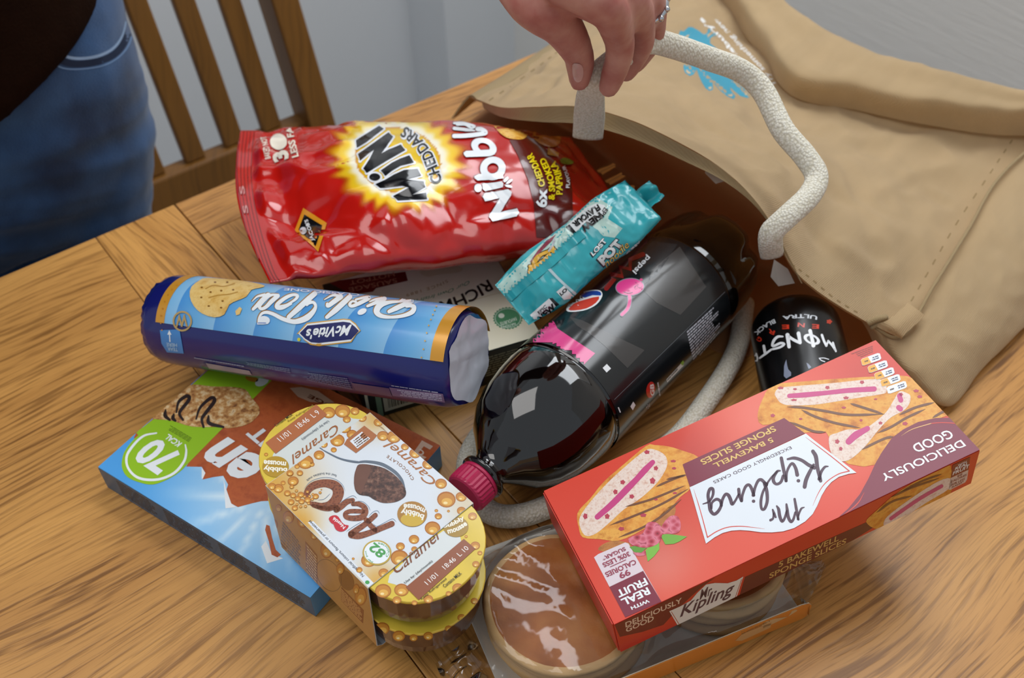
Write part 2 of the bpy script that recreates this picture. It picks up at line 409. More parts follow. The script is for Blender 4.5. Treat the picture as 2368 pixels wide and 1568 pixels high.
# ------------------------------------------------------------------ room
def wood(name, base, dark, grain_dir, scale=1.0, rough=.38, ring=1.0, pore=1.0):
    """oak: fine pores and cathedral figure running along grain_dir (a world direction)"""
    m = mat(name, base, rough, spec=.5); nt, nd, lk, b = nodes_of(m)
    tc = nd.new('ShaderNodeTexCoord'); mp = nd.new('ShaderNodeMapping'); mp.vector_type = 'TEXTURE'
    mp.inputs['Rotation'].default_value = (0, 0, math.atan2(grain_dir[1], grain_dir[0])); lk.new(tc.outputs['Object'], mp.inputs['Vector'])
    def noise_(sc, det, dist=0, sx=1., sy=1.):
        q = nd.new('ShaderNodeMapping'); q.inputs['Scale'].default_value = (sx, sy, sy); lk.new(mp.outputs[0], q.inputs['Vector'])
        n = nd.new('ShaderNodeTexNoise'); n.inputs['Scale'].default_value = sc; n.inputs['Detail'].default_value = det; n.inputs['Distortion'].default_value = dist; lk.new(q.outputs[0], n.inputs['Vector']); return n.outputs[0]
    def ramp(src, stops):
        r = nd.new('ShaderNodeValToRGB'); e = r.color_ramp.elements
        while len(e) < len(stops): e.new(.5)
        for el, (p, c) in zip(e, stops): el.position = p; el.color = (c, c, c, 1)
        lk.new(src, r.inputs[0]); return r.outputs[0]
    # slow wander of the grain
    wn_ = nd.new('ShaderNodeTexNoise'); wn_.inputs['Scale'].default_value = 3.2; wn_.inputs['Detail'].default_value = 2; qm = nd.new('ShaderNodeMapping'); qm.inputs['Scale'].default_value = (.55, 1.3, 1); lk.new(mp.outputs[0], qm.inputs[0]); lk.new(qm.outputs[0], wn_.inputs['Vector'])
    wc = nd.new('ShaderNodeMapRange'); wc.inputs[3].default_value = -.06; wc.inputs[4].default_value = .06; lk.new(wn_.outputs[0], wc.inputs[0]); cx = nd.new('ShaderNodeCombineXYZ'); lk.new(wc.outputs[0], cx.inputs[1])
    va = nd.new('ShaderNodeVectorMath'); va.operation = 'ADD'; lk.new(mp.outputs[0], va.inputs[0]); lk.new(cx.outputs[0], va.inputs[1]); WP = va.outputs[0]
    def streak(sx, sy, det, dist=0):
        q = nd.new('ShaderNodeMapping'); q.inputs['Scale'].default_value = (sx*scale, sy*scale, 1); lk.new(WP, q.inputs['Vector'])
        n = nd.new('ShaderNodeTexNoise'); n.inputs['Scale'].default_value = 1; n.inputs['Detail'].default_value = det; n.inputs['Distortion'].default_value = dist; lk.new(q.outputs[0], n.inputs['Vector']); return n.outputs[0]
    rings = ramp(streak(2.2, 34, 3, .4), [(.36, 0), (.66, 1)])
    lines = ramp(streak(17, 330, 3), [(.50, 0), (.64, 1)]); hair = ramp(streak(30, 900, 2), [(.52, 0), (.68, 1)])
    tone = streak(1.1, 9, 3); big = noise_(2.2, 2)
    c0, c1 = lin(base), lin(dark)
    def mixn(f, A, B):
        x = nd.new('ShaderNodeMix'); x.data_type = 'RGBA'
        if isinstance(f, float): x.inputs[0].default_value = f
        else: lk.new(f, x.inputs[0])
        for i, s_ in ((6, A), (7, B)):
            if isinstance(s_, tuple): x.inputs[i].default_value = (*s_, 1)
            else: lk.new(s_, x.inputs[i])
        return x.outputs[2]
    def mul(a, k):
        x = nd.new('ShaderNodeMath'); x.operation = 'MULTIPLY'; lk.new(a, x.inputs[0])
        if isinstance(k, float): x.inputs[1].default_value = k
        else: lk.new(k, x.inputs[1])
        return x.outputs[0]
    a = mixn(tone, tuple(x*.86 for x in c0), tuple(min(1, x*1.16) for x in c0)); a = mixn(mul(rings, .42*ring), a, c1)
    dens = nd.new('ShaderNodeMapRange'); dens.inputs[3].default_value = .40; dens.inputs[4].default_value = 1.; lk.new(rings, dens.inputs[0])
    a = mixn(mul(mul(lines, dens.outputs[0]), .88*pore), a, tuple(x*.55 for x in c1)); a = mixn(mul(hair, .32*pore), a, tuple(x*.6 for x in c1)); lk.new(a, b.inputs['Base Color'])
    bp = nd.new('ShaderNodeBump'); bp.inputs['Strength'].default_value = .15; bp.inputs['Distance'].default_value = .0004; bp.invert = True; lk.new(lines, bp.inputs['Height']); lk.new(bp.outputs[0], b.inputs['Normal'])
    return m
OAK_B, OAK_D = '#cc9550', '#935e2a'
oakT = wood('oak_lengthwise', OAK_B, OAK_D, _T); oakN = wood('oak_crosswise', OAK_B, OAK_D, _N)
oakT2 = wood('oak_edge_strip', '#c08a4c', OAK_D, _T, 1.2, ring=.6); oakC = wood('oak_chair', '#82561f', '#5c3a12', (0, 0.3, 1), 1.0, rough=.45, ring=.5, pore=.4)
TZ = -0.76     # floor level below the table top
wallm = mat('wall_paint', '#dfe0e1', .75, spec=.3, bump=.25, bscale=45)
# brush-marked paint: finer relief stretched one way
nt, nd, lk, b = nodes_of(wallm)
wallR = mat('wall_paint_brushed', '#ebe8e2', .6, spec=.4); nt, nd, lk, b = nodes_of(wallR)
tc = nd.new('ShaderNodeTexCoord'); q = nd.new('ShaderNodeMapping'); q.inputs['Scale'].default_value = (6, 6, 60); n = nd.new('ShaderNodeTexNoise'); n.inputs['Scale'].default_value = 3; n.inputs['Detail'].default_value = 3
lk.new(tc.outputs['Object'], q.inputs[0]); lk.new(q.outputs[0], n.inputs['Vector']); bp = nd.new('ShaderNodeBump'); bp.inputs['Strength'].default_value = .25; bp.inputs['Distance'].default_value = .002; lk.new(n.outputs[0], bp.inputs['Height']); lk.new(bp.outputs[0], b.inputs['Normal'])
floorm = mat('floor_carpet', '#8e9296', .9, spec=.2, bump=.5, bscale=300, var=.12, vscale=120)
def slab(name, u0, u1, v0, v1, z0, z1, m, parent=None, bevel=0): return box(name, UV(u0, v0, z0), (u1-u0)*_T, (v1-v0)*_N, (z1-z0)*_Z, m, parent, bevel)
def struct(o): o['kind'] = 'structure'; return o
WV, WU = 1.75, 1.22
struct(slab('floor', -2.5, WU+.1, -1.6, WV+.1, TZ-.05, TZ, floorm))
struct(slab('wall_back', -2.5, WU, WV, WV+.1, TZ, 1.9, wallm))
struct(slab('wall_right', WU, WU+.1, -1.6, WV+.1, TZ, 1.9, wallR))
# boxed-in pier standing out from the back wall
def u_at(px, v): d = ray((px, 60)); t = v/(d@_N); return (CAM+d*t)@_T
pv = WV-.14
uA = u_at(1030, pv); uB = WU
struct(slab('trim_1', uA, uB, pv, WV, TZ, 1.9, mat('pier_paint', '#dadcde', .7, spec=.3, bump=.2, bscale=45)))
fm = mat('window_frame_white', '#e4e5e4', .4)
wn = bpy.data.objects.new('window_1', None); COL.objects.link(wn); wn.location = UV(WU-.02, .72, 1.12); wn['kind'] = 'structure'
for v0, v1, z0, z1 in ((.03, .08, .55, 1.7), (1.36, 1.41, .55, 1.7), (.03, 1.41, .55, .59), (.03, 1.41, 1.66, 1.70)): slab('window_frame', WU-.03, WU, v0, v1, z0, z1, fm, wn, .003)
# ------------------------------------------------------------------ dining table
TBU0, TBU1, TBV0, TBV1 = -1.05, .83, -.62, .782
tab = thing('dining_table', 'oak dining table with a seam across its top, groceries spread over it', 'table', UV(0, .1, TZ))
seam_u = float(onz((412, 482))@_T)
fr = .075   # frame board width
th_ = .028
def board(u0, u1, v0, v1, m): return slab('board', u0, u1, v0, v1, -th_, 0, m, tab, .0006)
g = .0007
board(TBU0, seam_u-fr-g, TBV0, TBV1, oakT)                       # left leaf, grain along the table
board(seam_u-fr, seam_u-g, TBV0, TBV1, oakN)                      # cross board beside the seam
es = .055
board(seam_u+g, seam_u+fr*.6, TBV0, TBV1-es-g, oakN)
board(seam_u+g, TBU1, TBV1-es, TBV1, oakT2)
board(seam_u+fr*.6+g, TBU1, TBV0, TBV1-es-g, oakT)
slab('apron', TBU0+.1, TBU1-.1, TBV1-.09, TBV1-.068, -.12, -th_, oakT2, tab)
slab('apron', TBU0+.1, TBU1-.1, TBV0+.068, TBV0+.09, -.12, -th_, oakT2, tab)
slab('apron', TBU0+.07, TBU0+.1, TBV0+.09, TBV1-.09, -.12, -th_, oakT2, tab); slab('apron', TBU1-.1, TBU1-.07, TBV0+.09, TBV1-.09, -.12, -th_, oakT2, tab)
for uu in (TBU0+.06, TBU1-.14):
    for vv in (TBV0+.06, TBV1-.14): slab('leg', uu, uu+.08, vv, vv+.08, TZ, -th_, oakC, tab, .004)
# ------------------------------------------------------------------ dining chair
CV = 1.10; rk = math.tan(math.radians(16))
ch = thing('dining_chair', 'oak slat-back dining chair standing behind the table', 'chair', UV(.33, 1.0, TZ))
def u_px(p, v): d = ray(p); t = v/(d@_N); return float((CAM+d*t)@_T)
ZR = -.185        # top of lower rail
def raked(name, u0, u1, dv0, dv1, z0, z1):
    O = UV(u0, CV+dv0+(z0-ZR)*rk, z0)
    return box(name, O, (u1-u0)*_T, (dv1-dv0)*_N, (z1-z0)*(_Z+rk*_N), oakC, ch, .003)
cu = [u_px((442, 352), CV+.01), u_px((531, 312), CV+.01), u_px((622, 276), CV+.01)]
pu = u_px((700, 262), CV-.012); sp = cu[1]-cu[0]
pl = cu[0]-1.6*sp
raked('lower_rail', pl-.01, pu+.01, -.012, .014, ZR-.055, ZR)
raked('top_rail', pl-.01, pu+.01, -.012, .014, .22, .29)
for k in range(-1, 3): 
    c_ = cu[0]+k*sp; raked('slat', c_-.0135, c_+.0135, -.004, .010, ZR, .22)
raked('post', pu, pu+.036, -.03, .022, -.35, .30)
raked('post', pl-.036, pl, -.03, .022, -.35, .30)
slab('leg', pu, pu+.036, CV-.03-.05, CV+.022-.05, TZ, -.34, oakC, ch, .003); slab('leg', pl-.036, pl, CV-.03-.05, CV+.022-.05, TZ, -.34, oakC, ch, .003)
slab('leg', pu-.01, pu+.03, CV-.46, CV-.42, TZ, -.33, oakC, ch, .003); slab('leg', pl-.03, pl+.01, CV-.46, CV-.42, TZ, -.33, oakC, ch, .003)
slab('seat', pl-.036, pu+.036, CV-.46, CV-.07, -.335, -.30, mat('seat_pad', '#3a2a20', .6), ch, .01)
# ------------------------------------------------------------------ cereal bar box
def carton(th, O, X, Y, Zv, m, name='carton', bevel=.0006):
    return from_bm(name, box_bm(O, X, Y, Zv, bevel, 2), m, th, False)
WHT = '#e9ecee'
ya = math.radians(-33.30); aX = np.array([math.cos(ya), math.sin(ya), 0]); aY = np.array([-aX[1], aX[0], 0])
AO = np.array([-.2856, .4269, .0003]); AL, AW, AT = .1893, .1387, .0231
alp = thing('cereal_bar_box', 'pale blue cereal bar box with green 70 kcal badge, lying flat on the table', 'box', AO)
carton(alp, AO, aX*AL, aY*AW, _Z*AT, mat('carton_sky_blue', '#4f93c4', .35, coat=.25))
at = AO+_Z*AT
A = Art(alp, Flat([(226, 1081), (720, 1383), (1018, 1031), proj(at+aY*AW)], at, aX*AL, aY*AW), .35, .25).crop(200, 840, .38265)
def f(p):
    x, y = p; d = math.hypot(x-1080, (y-800)*1.1); a_ = math.atan2(y-820, x-1100); t = sstep(900, 60, d)
    ray_ = max(0, math.sin(a_*16+.6))**2*sstep(720, 250, d)*.35
    return mixc(hx('#4f9fe0'), hx('#d5ebf8'), min(1, t*.75+ray_))
A.paint('sky_print', RECT([(60, 620), (1370, 1430), (2150, 490), (740, -60)]), f, vmat('ink_sky', .35, .25), 1, 14)
brown = grainy('print_terracotta', ['#9a4420', '#b65a2c', '#a84c24'], 90, .4, coat=.2)
A.add('colour_band', PG([(285, 455), (300, 425), (500, 255), (735, 40), (1300, -350), (2500, 500), (1400, 900), (1180, 830), (1060, 836), (1000, 850), (920, 872), (880, 850), (850, 765), (860, 735), (830, 682), (770, 690), (705, 705), (722, 665), (700, 628), (605, 626), (650, 560), (500, 480), (380, 440)]), brown, 2)
A.add('torn_edge', PG([(700, 632), (722, 665), (707, 700), (700, 700)]), WHT, 3); A.add('torn_edge', PG([(832, 700), (850, 768), (880, 850), (912, 872), (845, 880)]), WHT, 3)
A.add('colour_band', PG([(1092, 978), (1112, 985), (1128, 1060), (1150, 1130), (1182, 1160), (1160, 1176), (1125, 1160), (1108, 1080), (1085, 1010)]), brown, 3)
A.add('torn_edge', PG([(1062, 1110), (1090, 1075), (1125, 1150), (1195, 1182), (1098, 1212)]), WHT, 2)
GRN = '#93bf22'
A.add('badge', PG([(735, 45), (1140, 85), (1010, 215), (820, 400), (600, 625), (540, 680), (300, 420), (420, 330), (640, 130)]), GRN, 3)
A.add('badge', PG([(410, 735), (320, 722), (250, 690), (218, 640), (216, 590), (235, 530), (300, 450), (400, 385), (500, 420), (590, 500), (606, 560), (600, 625), (520, 690)], 4), GRN, 4)
A.add('badge_ring', ST([(600, 495), (606, 540), (590, 600), (530, 668), (430, 706), (320, 697), (256, 640), (245, 565), (290, 492), (350, 440), (425, 424)], [8, 14, 16, 15, 16, 14, 16, 14, 9]), WHT, 5)
A.text('badge_lettering', '70', (585, 547), (425, 443), (430, 682), WHT, .035, layer=5)
A.text('badge_lettering', 'KCAL', (583, 484), (500, 428), (546, 506), WHT, .03, layer=5)
A.add('small_print', LINES([(640, 452), (505, 372), (485, 400), (620, 480)], 4, seed=3), '#5f7d18', 5)
oats = grainy('print_oats', ['#5e3318', '#a9713c', '#c9985c', '#e3c79a', '#8a5429'], 220, .5, stops=[.3, .42, .52, .62, .75])
A.add('cereal_bar_picture', PG([(400, 330), (480, 262), (540, 200), (600, 150), (650, 130), (760, 142), (870, 145), (960, 160), (1002, 215), (1042, 262), (1045, 310), (980, 370), (870, 395), (800, 388), (640, 385), (520, 350), (440, 342)], 3), oats, 6)
for s_ in ([(545, 300), (560, 235), (610, 200), (620, 225), (565, 300), (585, 345)], [(665, 340), (690, 270), (755, 212), (775, 232), (725, 300), (700, 340), (710, 388)], [(530, 310), (525, 335), (540, 350)], [(480, 285), (478, 320), (505, 345)], [(740, 320), (745, 365), (830, 388)]):
    A.add('chocolate_drizzle', ST(s_, [10, 20, 24, 20, 14]), '#2a1c1a', 7)
A.text('brand_lettering', 'en', (1105, 594), (842, 434), (760, 612), WHT, .035, .22, layer=6)
A.text('brand_lettering', 'LIGHT', (1370, 640), (1045, 373), (985, 452), WHT, .03, layer=6)
A.add('flavour_patch', PG([(1230, 152), (1300, 145), (1400, 170), (1500, 240), (1440, 245), (1350, 235), (1280, 205)]), '#c7a085', 4)
A.text('flavour_lettering', 'FUDGE', (1590, 300), (1352, 190), (1372, 226), '#6a3418', .03, layer=5)
A.crop(560, 900, .42614)
A.add('flavour_patch', PG([(930, 345), (975, 280), (1035, 312), (1018, 330), (985, 312), (955, 350), (1000, 372), (985, 382)]), '#d7b6a0', 4)
A.text('flavour_lettering', 'C', (995, 345), (965, 325), (980, 372), '#e3cdbb', .03, layer=5)
A.crop(200, 840, .38265)
A.add('serving_icon', EL((1062, 112), 44, 26, -25), '#dfe3dc', 5); A.add('serving_icon', EL((1000, 95), 40, 18, 15), '#b97a1e', 5)
A.flush()
q = [proj(p) for p in (AO, AO+aX*AL, AO+aX*AL+_Z*AT, AO+_Z*AT)]
A = Art(alp, Flat(q, AO, aX*AL, _Z*AT), .4, .2); Q = np.array(q)
A.add('side_panel', RECT(q), '#2f5876', 1)  # carton blue darkened here: the shade on this side is put into the colour
for a0, a1, sd in ((.08, .26, 2), (.30, .52, 5), (.56, .70, 8), (.74, .96, 11)):
    A.add('small_print', LINES(bil(q, np.array([[a0, .12], [a1, .12], [a1, .88], [a0, .88]])), 7, seed=sd, words=6), '#16293a', 2)
A.flush()
# ------------------------------------------------------------------ sausage box
ry = math.radians(20.5); rX = np.array([math.cos(ry), math.sin(ry), 0]); rY = np.array([-rX[1], rX[0], 0])
RZ = .0365; NR = onz((1254, 776), RZ); RL, RW = .139, .118
RO = NR-rX*RL-_Z*RZ+_Z*.0003
rich = thing('sausage_box', 'cream and dark green sausage box half buried under the blue biscuit packet', 'box', RO)
carton(rich, RO, rX*RL, rY*RW, _Z*(RZ-.0003), mat('carton_dark_green', '#0e1a14', .4, coat=.2))
rt = RO+_Z*(RZ-.0003); q = [proj(p) for p in (rt, rt+rX*RL, rt+rX*RL+rY*RW, rt+rY*RW)]
A = Art(rich, Flat(q, rt, rX*RL, rY*RW, .0007), .4, .15)
def f(p): return mixc(hx('#ded8ba'), hx('#f1eddb'), .5+.5*noise.noise(Vector((p[0]/60, p[1]/40, 0))))
A.paint('cream_panel', RECT(q), f, vmat('ink_cream', .4, .15), 1, 16)
A.crop(750, 580, .2551)
A.add('red_label', PG([(-100, 300), (735, 190), (758, 272), (470, 340), (440, 372), (250, 400), (-100, 480)]), '#6b1512', 2)
A.add('red_label', PG([(-100, 480), (250, 400), (60, 300), (-100, 250)]), '#122a1c', 3)
A.text('label_lettering', 'SAUSAGE', (652, 248), (218, 338), (664, 288), '#b9846a', .01, layer=3)
A.text('label_lettering', 'HOTPOT', (630, 195), (225, 275), (641, 232), '#b9846a', .01, layer=3)
A.add('brand_lettering', TP('RICHMOND', [(1482, 258), (1350, 335), (1200, 408), (1040, 462), (860, 505), (650, 540)], 108, .02), '#1a1713', 3)
A.add('script_lettering', TP('Our Own Irish Recipe', [(1306, 262), (1160, 330), (1000, 385), (830, 430), (640, 470)], 40, 0, .35), '#3a8a58', 3)
A.add('date_lettering', TP('SINCE 1889', [(1114, 262), (1000, 312), (880, 350), (740, 392)], 27, 0, 0, 1.3), '#a98d4c', 3)
A.add('paper_stain', PG([(860, 190), (960, 160), (1120, 130), (1250, 150), (1220, 195), (1050, 215), (930, 235)], 4), '#d9cfae', 2)
A.add('green_seal', STAR((1664, 612), 138, 26, .1, 104), '#4f8d66', 2)
A.add('seal_ring', EL((1664, 612), 118, 88, 0, 40, hole=.95), '#cfe0cf', 3)
A.add('seal_ring', EL((1605, 590), 28, 22), '#dfe8da', 3)
A.add('seal_lettering', TP("FAVOURITE", [(1735, 600), (1665, 628), (1590, 650)], 32, .02), '#d8e6d6', 3)
A.add('seal_lettering', TP("NATION'S", [(1730, 650), (1670, 668), (1600, 685)], 24, .02), '#d8e6d6', 3)
A.add('gold_line', ST([(1800, 330), (1500, 405), (1250, 480)], 4), '#c9b98a', 2)
A.flush()
q = [proj(p) for p in (RO, RO+rX*RL, RO+rX*RL+_Z*RZ, RO+_Z*RZ)]
A = Art(rich, Flat(q, RO, rX*RL, _Z*(RZ-.0003), .0005), .4, .2)
bq = lambda a, b, c, d: bil(q, np.array([[a, b], [c, b], [c, d], [a, d]]))
A.add('side_stripe', RECT(bq(0, 0, .02, 1)), '#d8d2b4', 1); A.add('side_stripe', RECT(bq(.06, 0, .09, 1)), '#7f9a7a', 1)
A.add('barcode_panel', RECT(bq(.10, .12, .42, .8)), '#c9c3a8', 1)
rnd = random.Random(4); x = .125
while x < .40:
    w = rnd.choice((.003, .005, .008)); A.add('barcode', RECT(bq(x, .2, x+w, .8)), '#10100e', 2); x += w+rnd.choice((.003, .004, .007))
A.add('small_print', LINES(bq(.50, .25, .92, .85), 9, seed=9, words=9), '#8a8b72', 1)
A.flush()
# ------------------------------------------------------------------ cake slice box
ks = 1.064
def eul(a, b, c):
    return np.array(Matrix.Rotation(a, 3, 'Z')@Matrix.Rotation(b, 3, 'Y')@Matrix.Rotation(c, 3, 'X'))
KM = eul(.36906, -.16909, -.02516); KL, KW, KT = .22007*ks, .09232*ks, .03252*ks
KC = np.array([.13634*ks, .34002*ks, CAMH-(CAMH-.10431)*ks])
kX, kY, kZ = KM[:, 0], KM[:, 1], KM[:, 2]; KO = KC-kX*KL/2-kY*KW/2-kZ*KT/2
kip = thing('cake_slice_box', 'red cake slice box tilted across the black can and the pancake pack', 'box', KO)
carton(kip, KO, kX*KL, kY*KW, kZ*KT, mat('carton_red', '#c9301d', .40, coat=.1))
kt = KO+kZ*KT; KQ = [(1416, 1449), (2268, 1039), (2026, 788), (1253, 1135)]
A = Art(kip, Flat(KQ, kt, kX*KL, kY*KW, .0002), .42, .08)
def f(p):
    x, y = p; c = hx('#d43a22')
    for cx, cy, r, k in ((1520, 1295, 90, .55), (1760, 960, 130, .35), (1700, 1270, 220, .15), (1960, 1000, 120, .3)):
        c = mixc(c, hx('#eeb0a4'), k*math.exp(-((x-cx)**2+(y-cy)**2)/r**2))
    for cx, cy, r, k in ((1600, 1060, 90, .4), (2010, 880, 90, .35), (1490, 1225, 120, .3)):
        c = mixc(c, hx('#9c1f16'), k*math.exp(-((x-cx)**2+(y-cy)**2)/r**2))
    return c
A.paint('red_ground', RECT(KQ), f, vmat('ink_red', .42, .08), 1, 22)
crust = grainy('print_crust', ['#b0621a', '#d4892e', '#dfa244', '#c0741f'], 120, .45, coat=.05)
crumb = grainy('print_crumb', ['#c99a86', '#dcc0b0', '#e4d2c6', '#d0a795'], 420, .45, coat=.05)
JAM = '#c03a78'; SPK = '#b03548'; SEAR = '#6d4024'
def spk(A, L, ly, c=SPK, r=1):
    for x, y, a, b in L: A.add('fruit_specks', STAR((x, y), a*r, 5, .25, b*r, x), c, ly)
A.crop(1230, 780, .33167)
A.add('cake_crust', PG([(800, 755), (860, 750), (960, 760), (1060, 790), (1160, 830), (1165, 900), (1110, 1050), (1040, 1110), (960, 1200), (850, 1290), (760, 1350), (600, 1420), (470, 1410), (345, 1398), (318, 1330), (305, 1250), (330, 1195), (400, 1125), (500, 1005), (640, 885)], 3), crust, 3)
A.add('cake_crumb', PG([(790, 790), (860, 782), (930, 820), (948, 880), (920, 950), (860, 1030), (760, 1120), (640, 1200), (540, 1290), (440, 1370), (370, 1388), (332, 1340), (325, 1260), (400, 1150), (520, 1020), (640, 910)], 4), crumb, 4)
A.add('jam_filling', ST([(845, 870), (790, 925), (730, 990), (660, 1060), (560, 1160), (450, 1255)], [34, 44, 40, 46, 44, 38]), JAM, 5)
spk(A, [(805, 800, 22, 16), (867, 912, 18, 18), (843, 1000, 22, 26), (632, 1010, 20, 18), (580, 1078, 18, 20), (695, 1110, 20, 18), (520, 1250, 20, 22), (365, 1250, 18, 24), (865, 1130, 16, 9), (775, 1240, 26, 16), (620, 1337, 24, 16), (990, 862, 22, 10), (995, 912, 18, 10), (1000, 1085, 18, 9)], 5)
for s_ in ([(870, 1040), (960, 1000), (1075, 955)], [(650, 1182), (830, 1130), (1065, 1035)], [(540, 1312), (700, 1250), (900, 1165), (1095, 1055)], [(600, 1398), (760, 1332), (900, 1250), (1045, 1128)], [(940, 990), (1080, 960)]): A.add('sear_marks', ST(s_, 15, taper=True), SEAR, 5)
alm = grainy('print_almond', ['#8a4f22', '#b87638', '#a5622c'], 150, .45)
A.add('almond_picture', PG([(860, 1300), (880, 1260), (950, 1185), (990, 1170), (1005, 1200), (985, 1260), (930, 1310), (880, 1325)], 4), alm, 3)
A.add('almond_picture', PG([(460, 1490), (480, 1450), (560, 1420), (650, 1430), (690, 1450), (600, 1500)], 4), alm, 2)
rasp = grainy('print_raspberry', ['#7e1a2c', '#b23348', '#d7798a', '#962640'], 260, .4, vor=True, stops=[.05, .3, .7, .9])
A.add('raspberry_picture', PG([(905, 1320), (960, 1250), (1020, 1250), (1040, 1310), (1025, 1360), (970, 1372), (910, 1370)], 4), rasp, 5)
A.add('raspberry_picture', PG([(670, 1410), (700, 1390), (770, 1370), (800, 1300), (850, 1288), (900, 1320), (908, 1380), (880, 1440), (800, 1470), (720, 1460), (680, 1440)], 4), rasp, 6)
A.add('raspberry_picture', PG([(700, 1500), (760, 1490), (795, 1500), (780, 1525), (720, 1525)], 3), rasp, 4)
A.add('leaf_picture', PG([(895, 1380), (940, 1372), (1000, 1378), (1085, 1390), (1030, 1425), (990, 1442), (930, 1446)]), '#6fa839', 5)
A.add('leaf_picture', PG([(820, 1440), (887, 1432), (888, 1480), (850, 1530), (805, 1567), (790, 1490)]), '#79b240', 5)
A.add('leaf_picture', PG([(675, 1465), (740, 1452), (800, 1470), (760, 1505), (710, 1502)]), '#5f9634', 5)
PUR = '#7a2036'
A.add('purple_band', PG([(1055, 885), (1767, 562), (1912, 668), (1105, 1042)]), PUR, 5)
# right hand cakes
A.crop(1700, 780, .33167)
A.add('cake_crust', PG([(245, 345), (300, 325), (420, 315), (600, 300), (800, 285), (1000, 275), (1160, 270), (1240, 290), (1330, 380), (1460, 500), (1500, 540), (1300, 600), (1100, 700), (1010, 880), (800, 880), (700, 780), (640, 655), (480, 665), (350, 600), (200, 610), (165, 560), (175, 490), (200, 430)], 2), crust, 3)
A.add('cake_crumb', PG([(285, 390), (320, 355), (450, 340), (700, 320), (950, 295), (1040, 310), (1060, 380), (1010, 400), (850, 425), (700, 450), (560, 470), (400, 475), (330, 460), (295, 420)], 4), crumb, 4)
A.add('jam_filling', ST([(385, 410), (500, 402), (650, 388), (800, 372), (975, 362)], [30, 36, 30, 34, 36]), JAM, 5)
spk(A, [(325, 355, 24, 11), (425, 363, 16, 9), (650, 352, 18, 14), (890, 316, 18, 14), (780, 423, 22, 12), (418, 438, 24, 9), (270, 545, 18, 14), (465, 568, 14, 8), (765, 490, 18, 9), (885, 578, 12, 10), (985, 432, 14, 7), (1265, 375, 22, 12), (1290, 415, 20, 12), (1190, 600, 22, 14), (1240, 640, 18, 10)], 5)
A.add('cake_crumb', PG([(665, 690), (720, 665), (800, 640), (900, 640), (980, 590), (1060, 520), (1110, 440), (1150, 380), (1200, 390), (1225, 410), (1220, 460), (1180, 510), (1090, 560), (1010, 640), (930, 740), (850, 820), (780, 860), (710, 850), (670, 780)], 4), crumb, 5)
A.add('jam_filling', ST([(800, 725), (850, 680), (930, 635)], [44, 50, 36]), JAM, 6); A.add('jam_filling', ST([(1150, 410), (1160, 440)], 34), JAM, 6); A.add('jam_filling', ST([(1145, 490), (1158, 500)], 36), JAM, 6)
spk(A, [(720, 725, 18, 18), (745, 775, 14, 16), (1020, 597, 16, 12), (1160, 400, 16, 14)], 6)
for s_ in ([(370, 485), (480, 490), (640, 515), (800, 540), (1050, 535)], [(810, 462), (900, 490), (1040, 535)], [(470, 505), (560, 550), (700, 595), (880, 630)], [(390, 590), (480, 625), (560, 655), (640, 660)], [(1150, 540), (1260, 490), (1390, 455)], [(1000, 665), (1100, 620), (1200, 560), (1330, 500)], [(890, 780), (990, 730), (1060, 700), (1110, 690)], [(1380, 560), (1450, 520), (1480, 512)]): A.add('sear_marks', ST(s_, 17, taper=True), SEAR, 5)
# traffic-light panel
for i, (cx, cy) in enumerate(((950, 160), (997, 210), (1043, 258), (1085, 305), (1130, 352))):
    d = np.array([48, -17.]); n_ = np.array([7, 24.]); c0 = np.array([cx, cy])
    A.add('nutrition_panel', PG([tuple(c0+d*a+n_*b) for a, b in ((-1.35, -.7), (-1.1, -1), (1.1, -1), (1.4, -.7), (1.4, .7), (1.15, 1), (-1.05, 1), (-1.35, .75))]), '#dfe2ec', 6)
    if i < 4: A.add('nutrition_amber', PG([tuple(c0+d*a+n_*b) for a, b in ((-1.32, -.65), (-1.1, -.92), (-.3, -.92), (-.05, .92), (-1.05, .92), (-1.32, .7))]), '#dfa12c', 7)
    A.add('small_print', LINES([tuple(c0+d*a+n_*b) for a, b in ((1.1, -.5), (.1, -.5), (.1, .6), (1.1, .6))], 2, seed=i, words=2), '#39405a', 7)
    A.add('small_print', LINES([tuple(c0+d*a+n_*b) for a, b in ((-.4, -.3), (-1, -.3), (-1, .4), (-.4, .4))], 1, seed=i, words=2), '#5a3c1a', 8)
A.add('small_print', LINES([(962, 62), (800, 120), (880, 150), (965, 110)], 4, seed=3), '#8c2a1a', 2)
# purple corner
A.add('purple_corner', PG([(720, 1262), (800, 1190), (880, 1090), (940, 980), (985, 880), (1030, 800), (1100, 700), (1180, 640), (1280, 590), (1400, 562), (1500, 560), (1800, 700), (1900, 900), (1700, 1100), (800, 1400)]), PUR, 6)
A.add('gold_arc', ST([(1165, 685), (1240, 640), (1370, 600)], [1, 5, 6], 4), '#dca767', 7); A.add('red_arc', ST([(1370, 600), (1450, 594), (1545, 600)], 5), '#d8432c', 7)
A.add('red_arc', ST([(745, 1255), (860, 1160), (910, 1080)], [3, 8, 2]), '#d8432c', 7)
A.text('slogan_lettering', 'DELICIOUSLY', (1578, 712), (1015, 958), (1596, 763), WHT, .015, layer=8)
A.text('slogan_lettering', 'GOOD', (1490, 640), (1232, 752), (1520, 700), WHT, .015, layer=8)
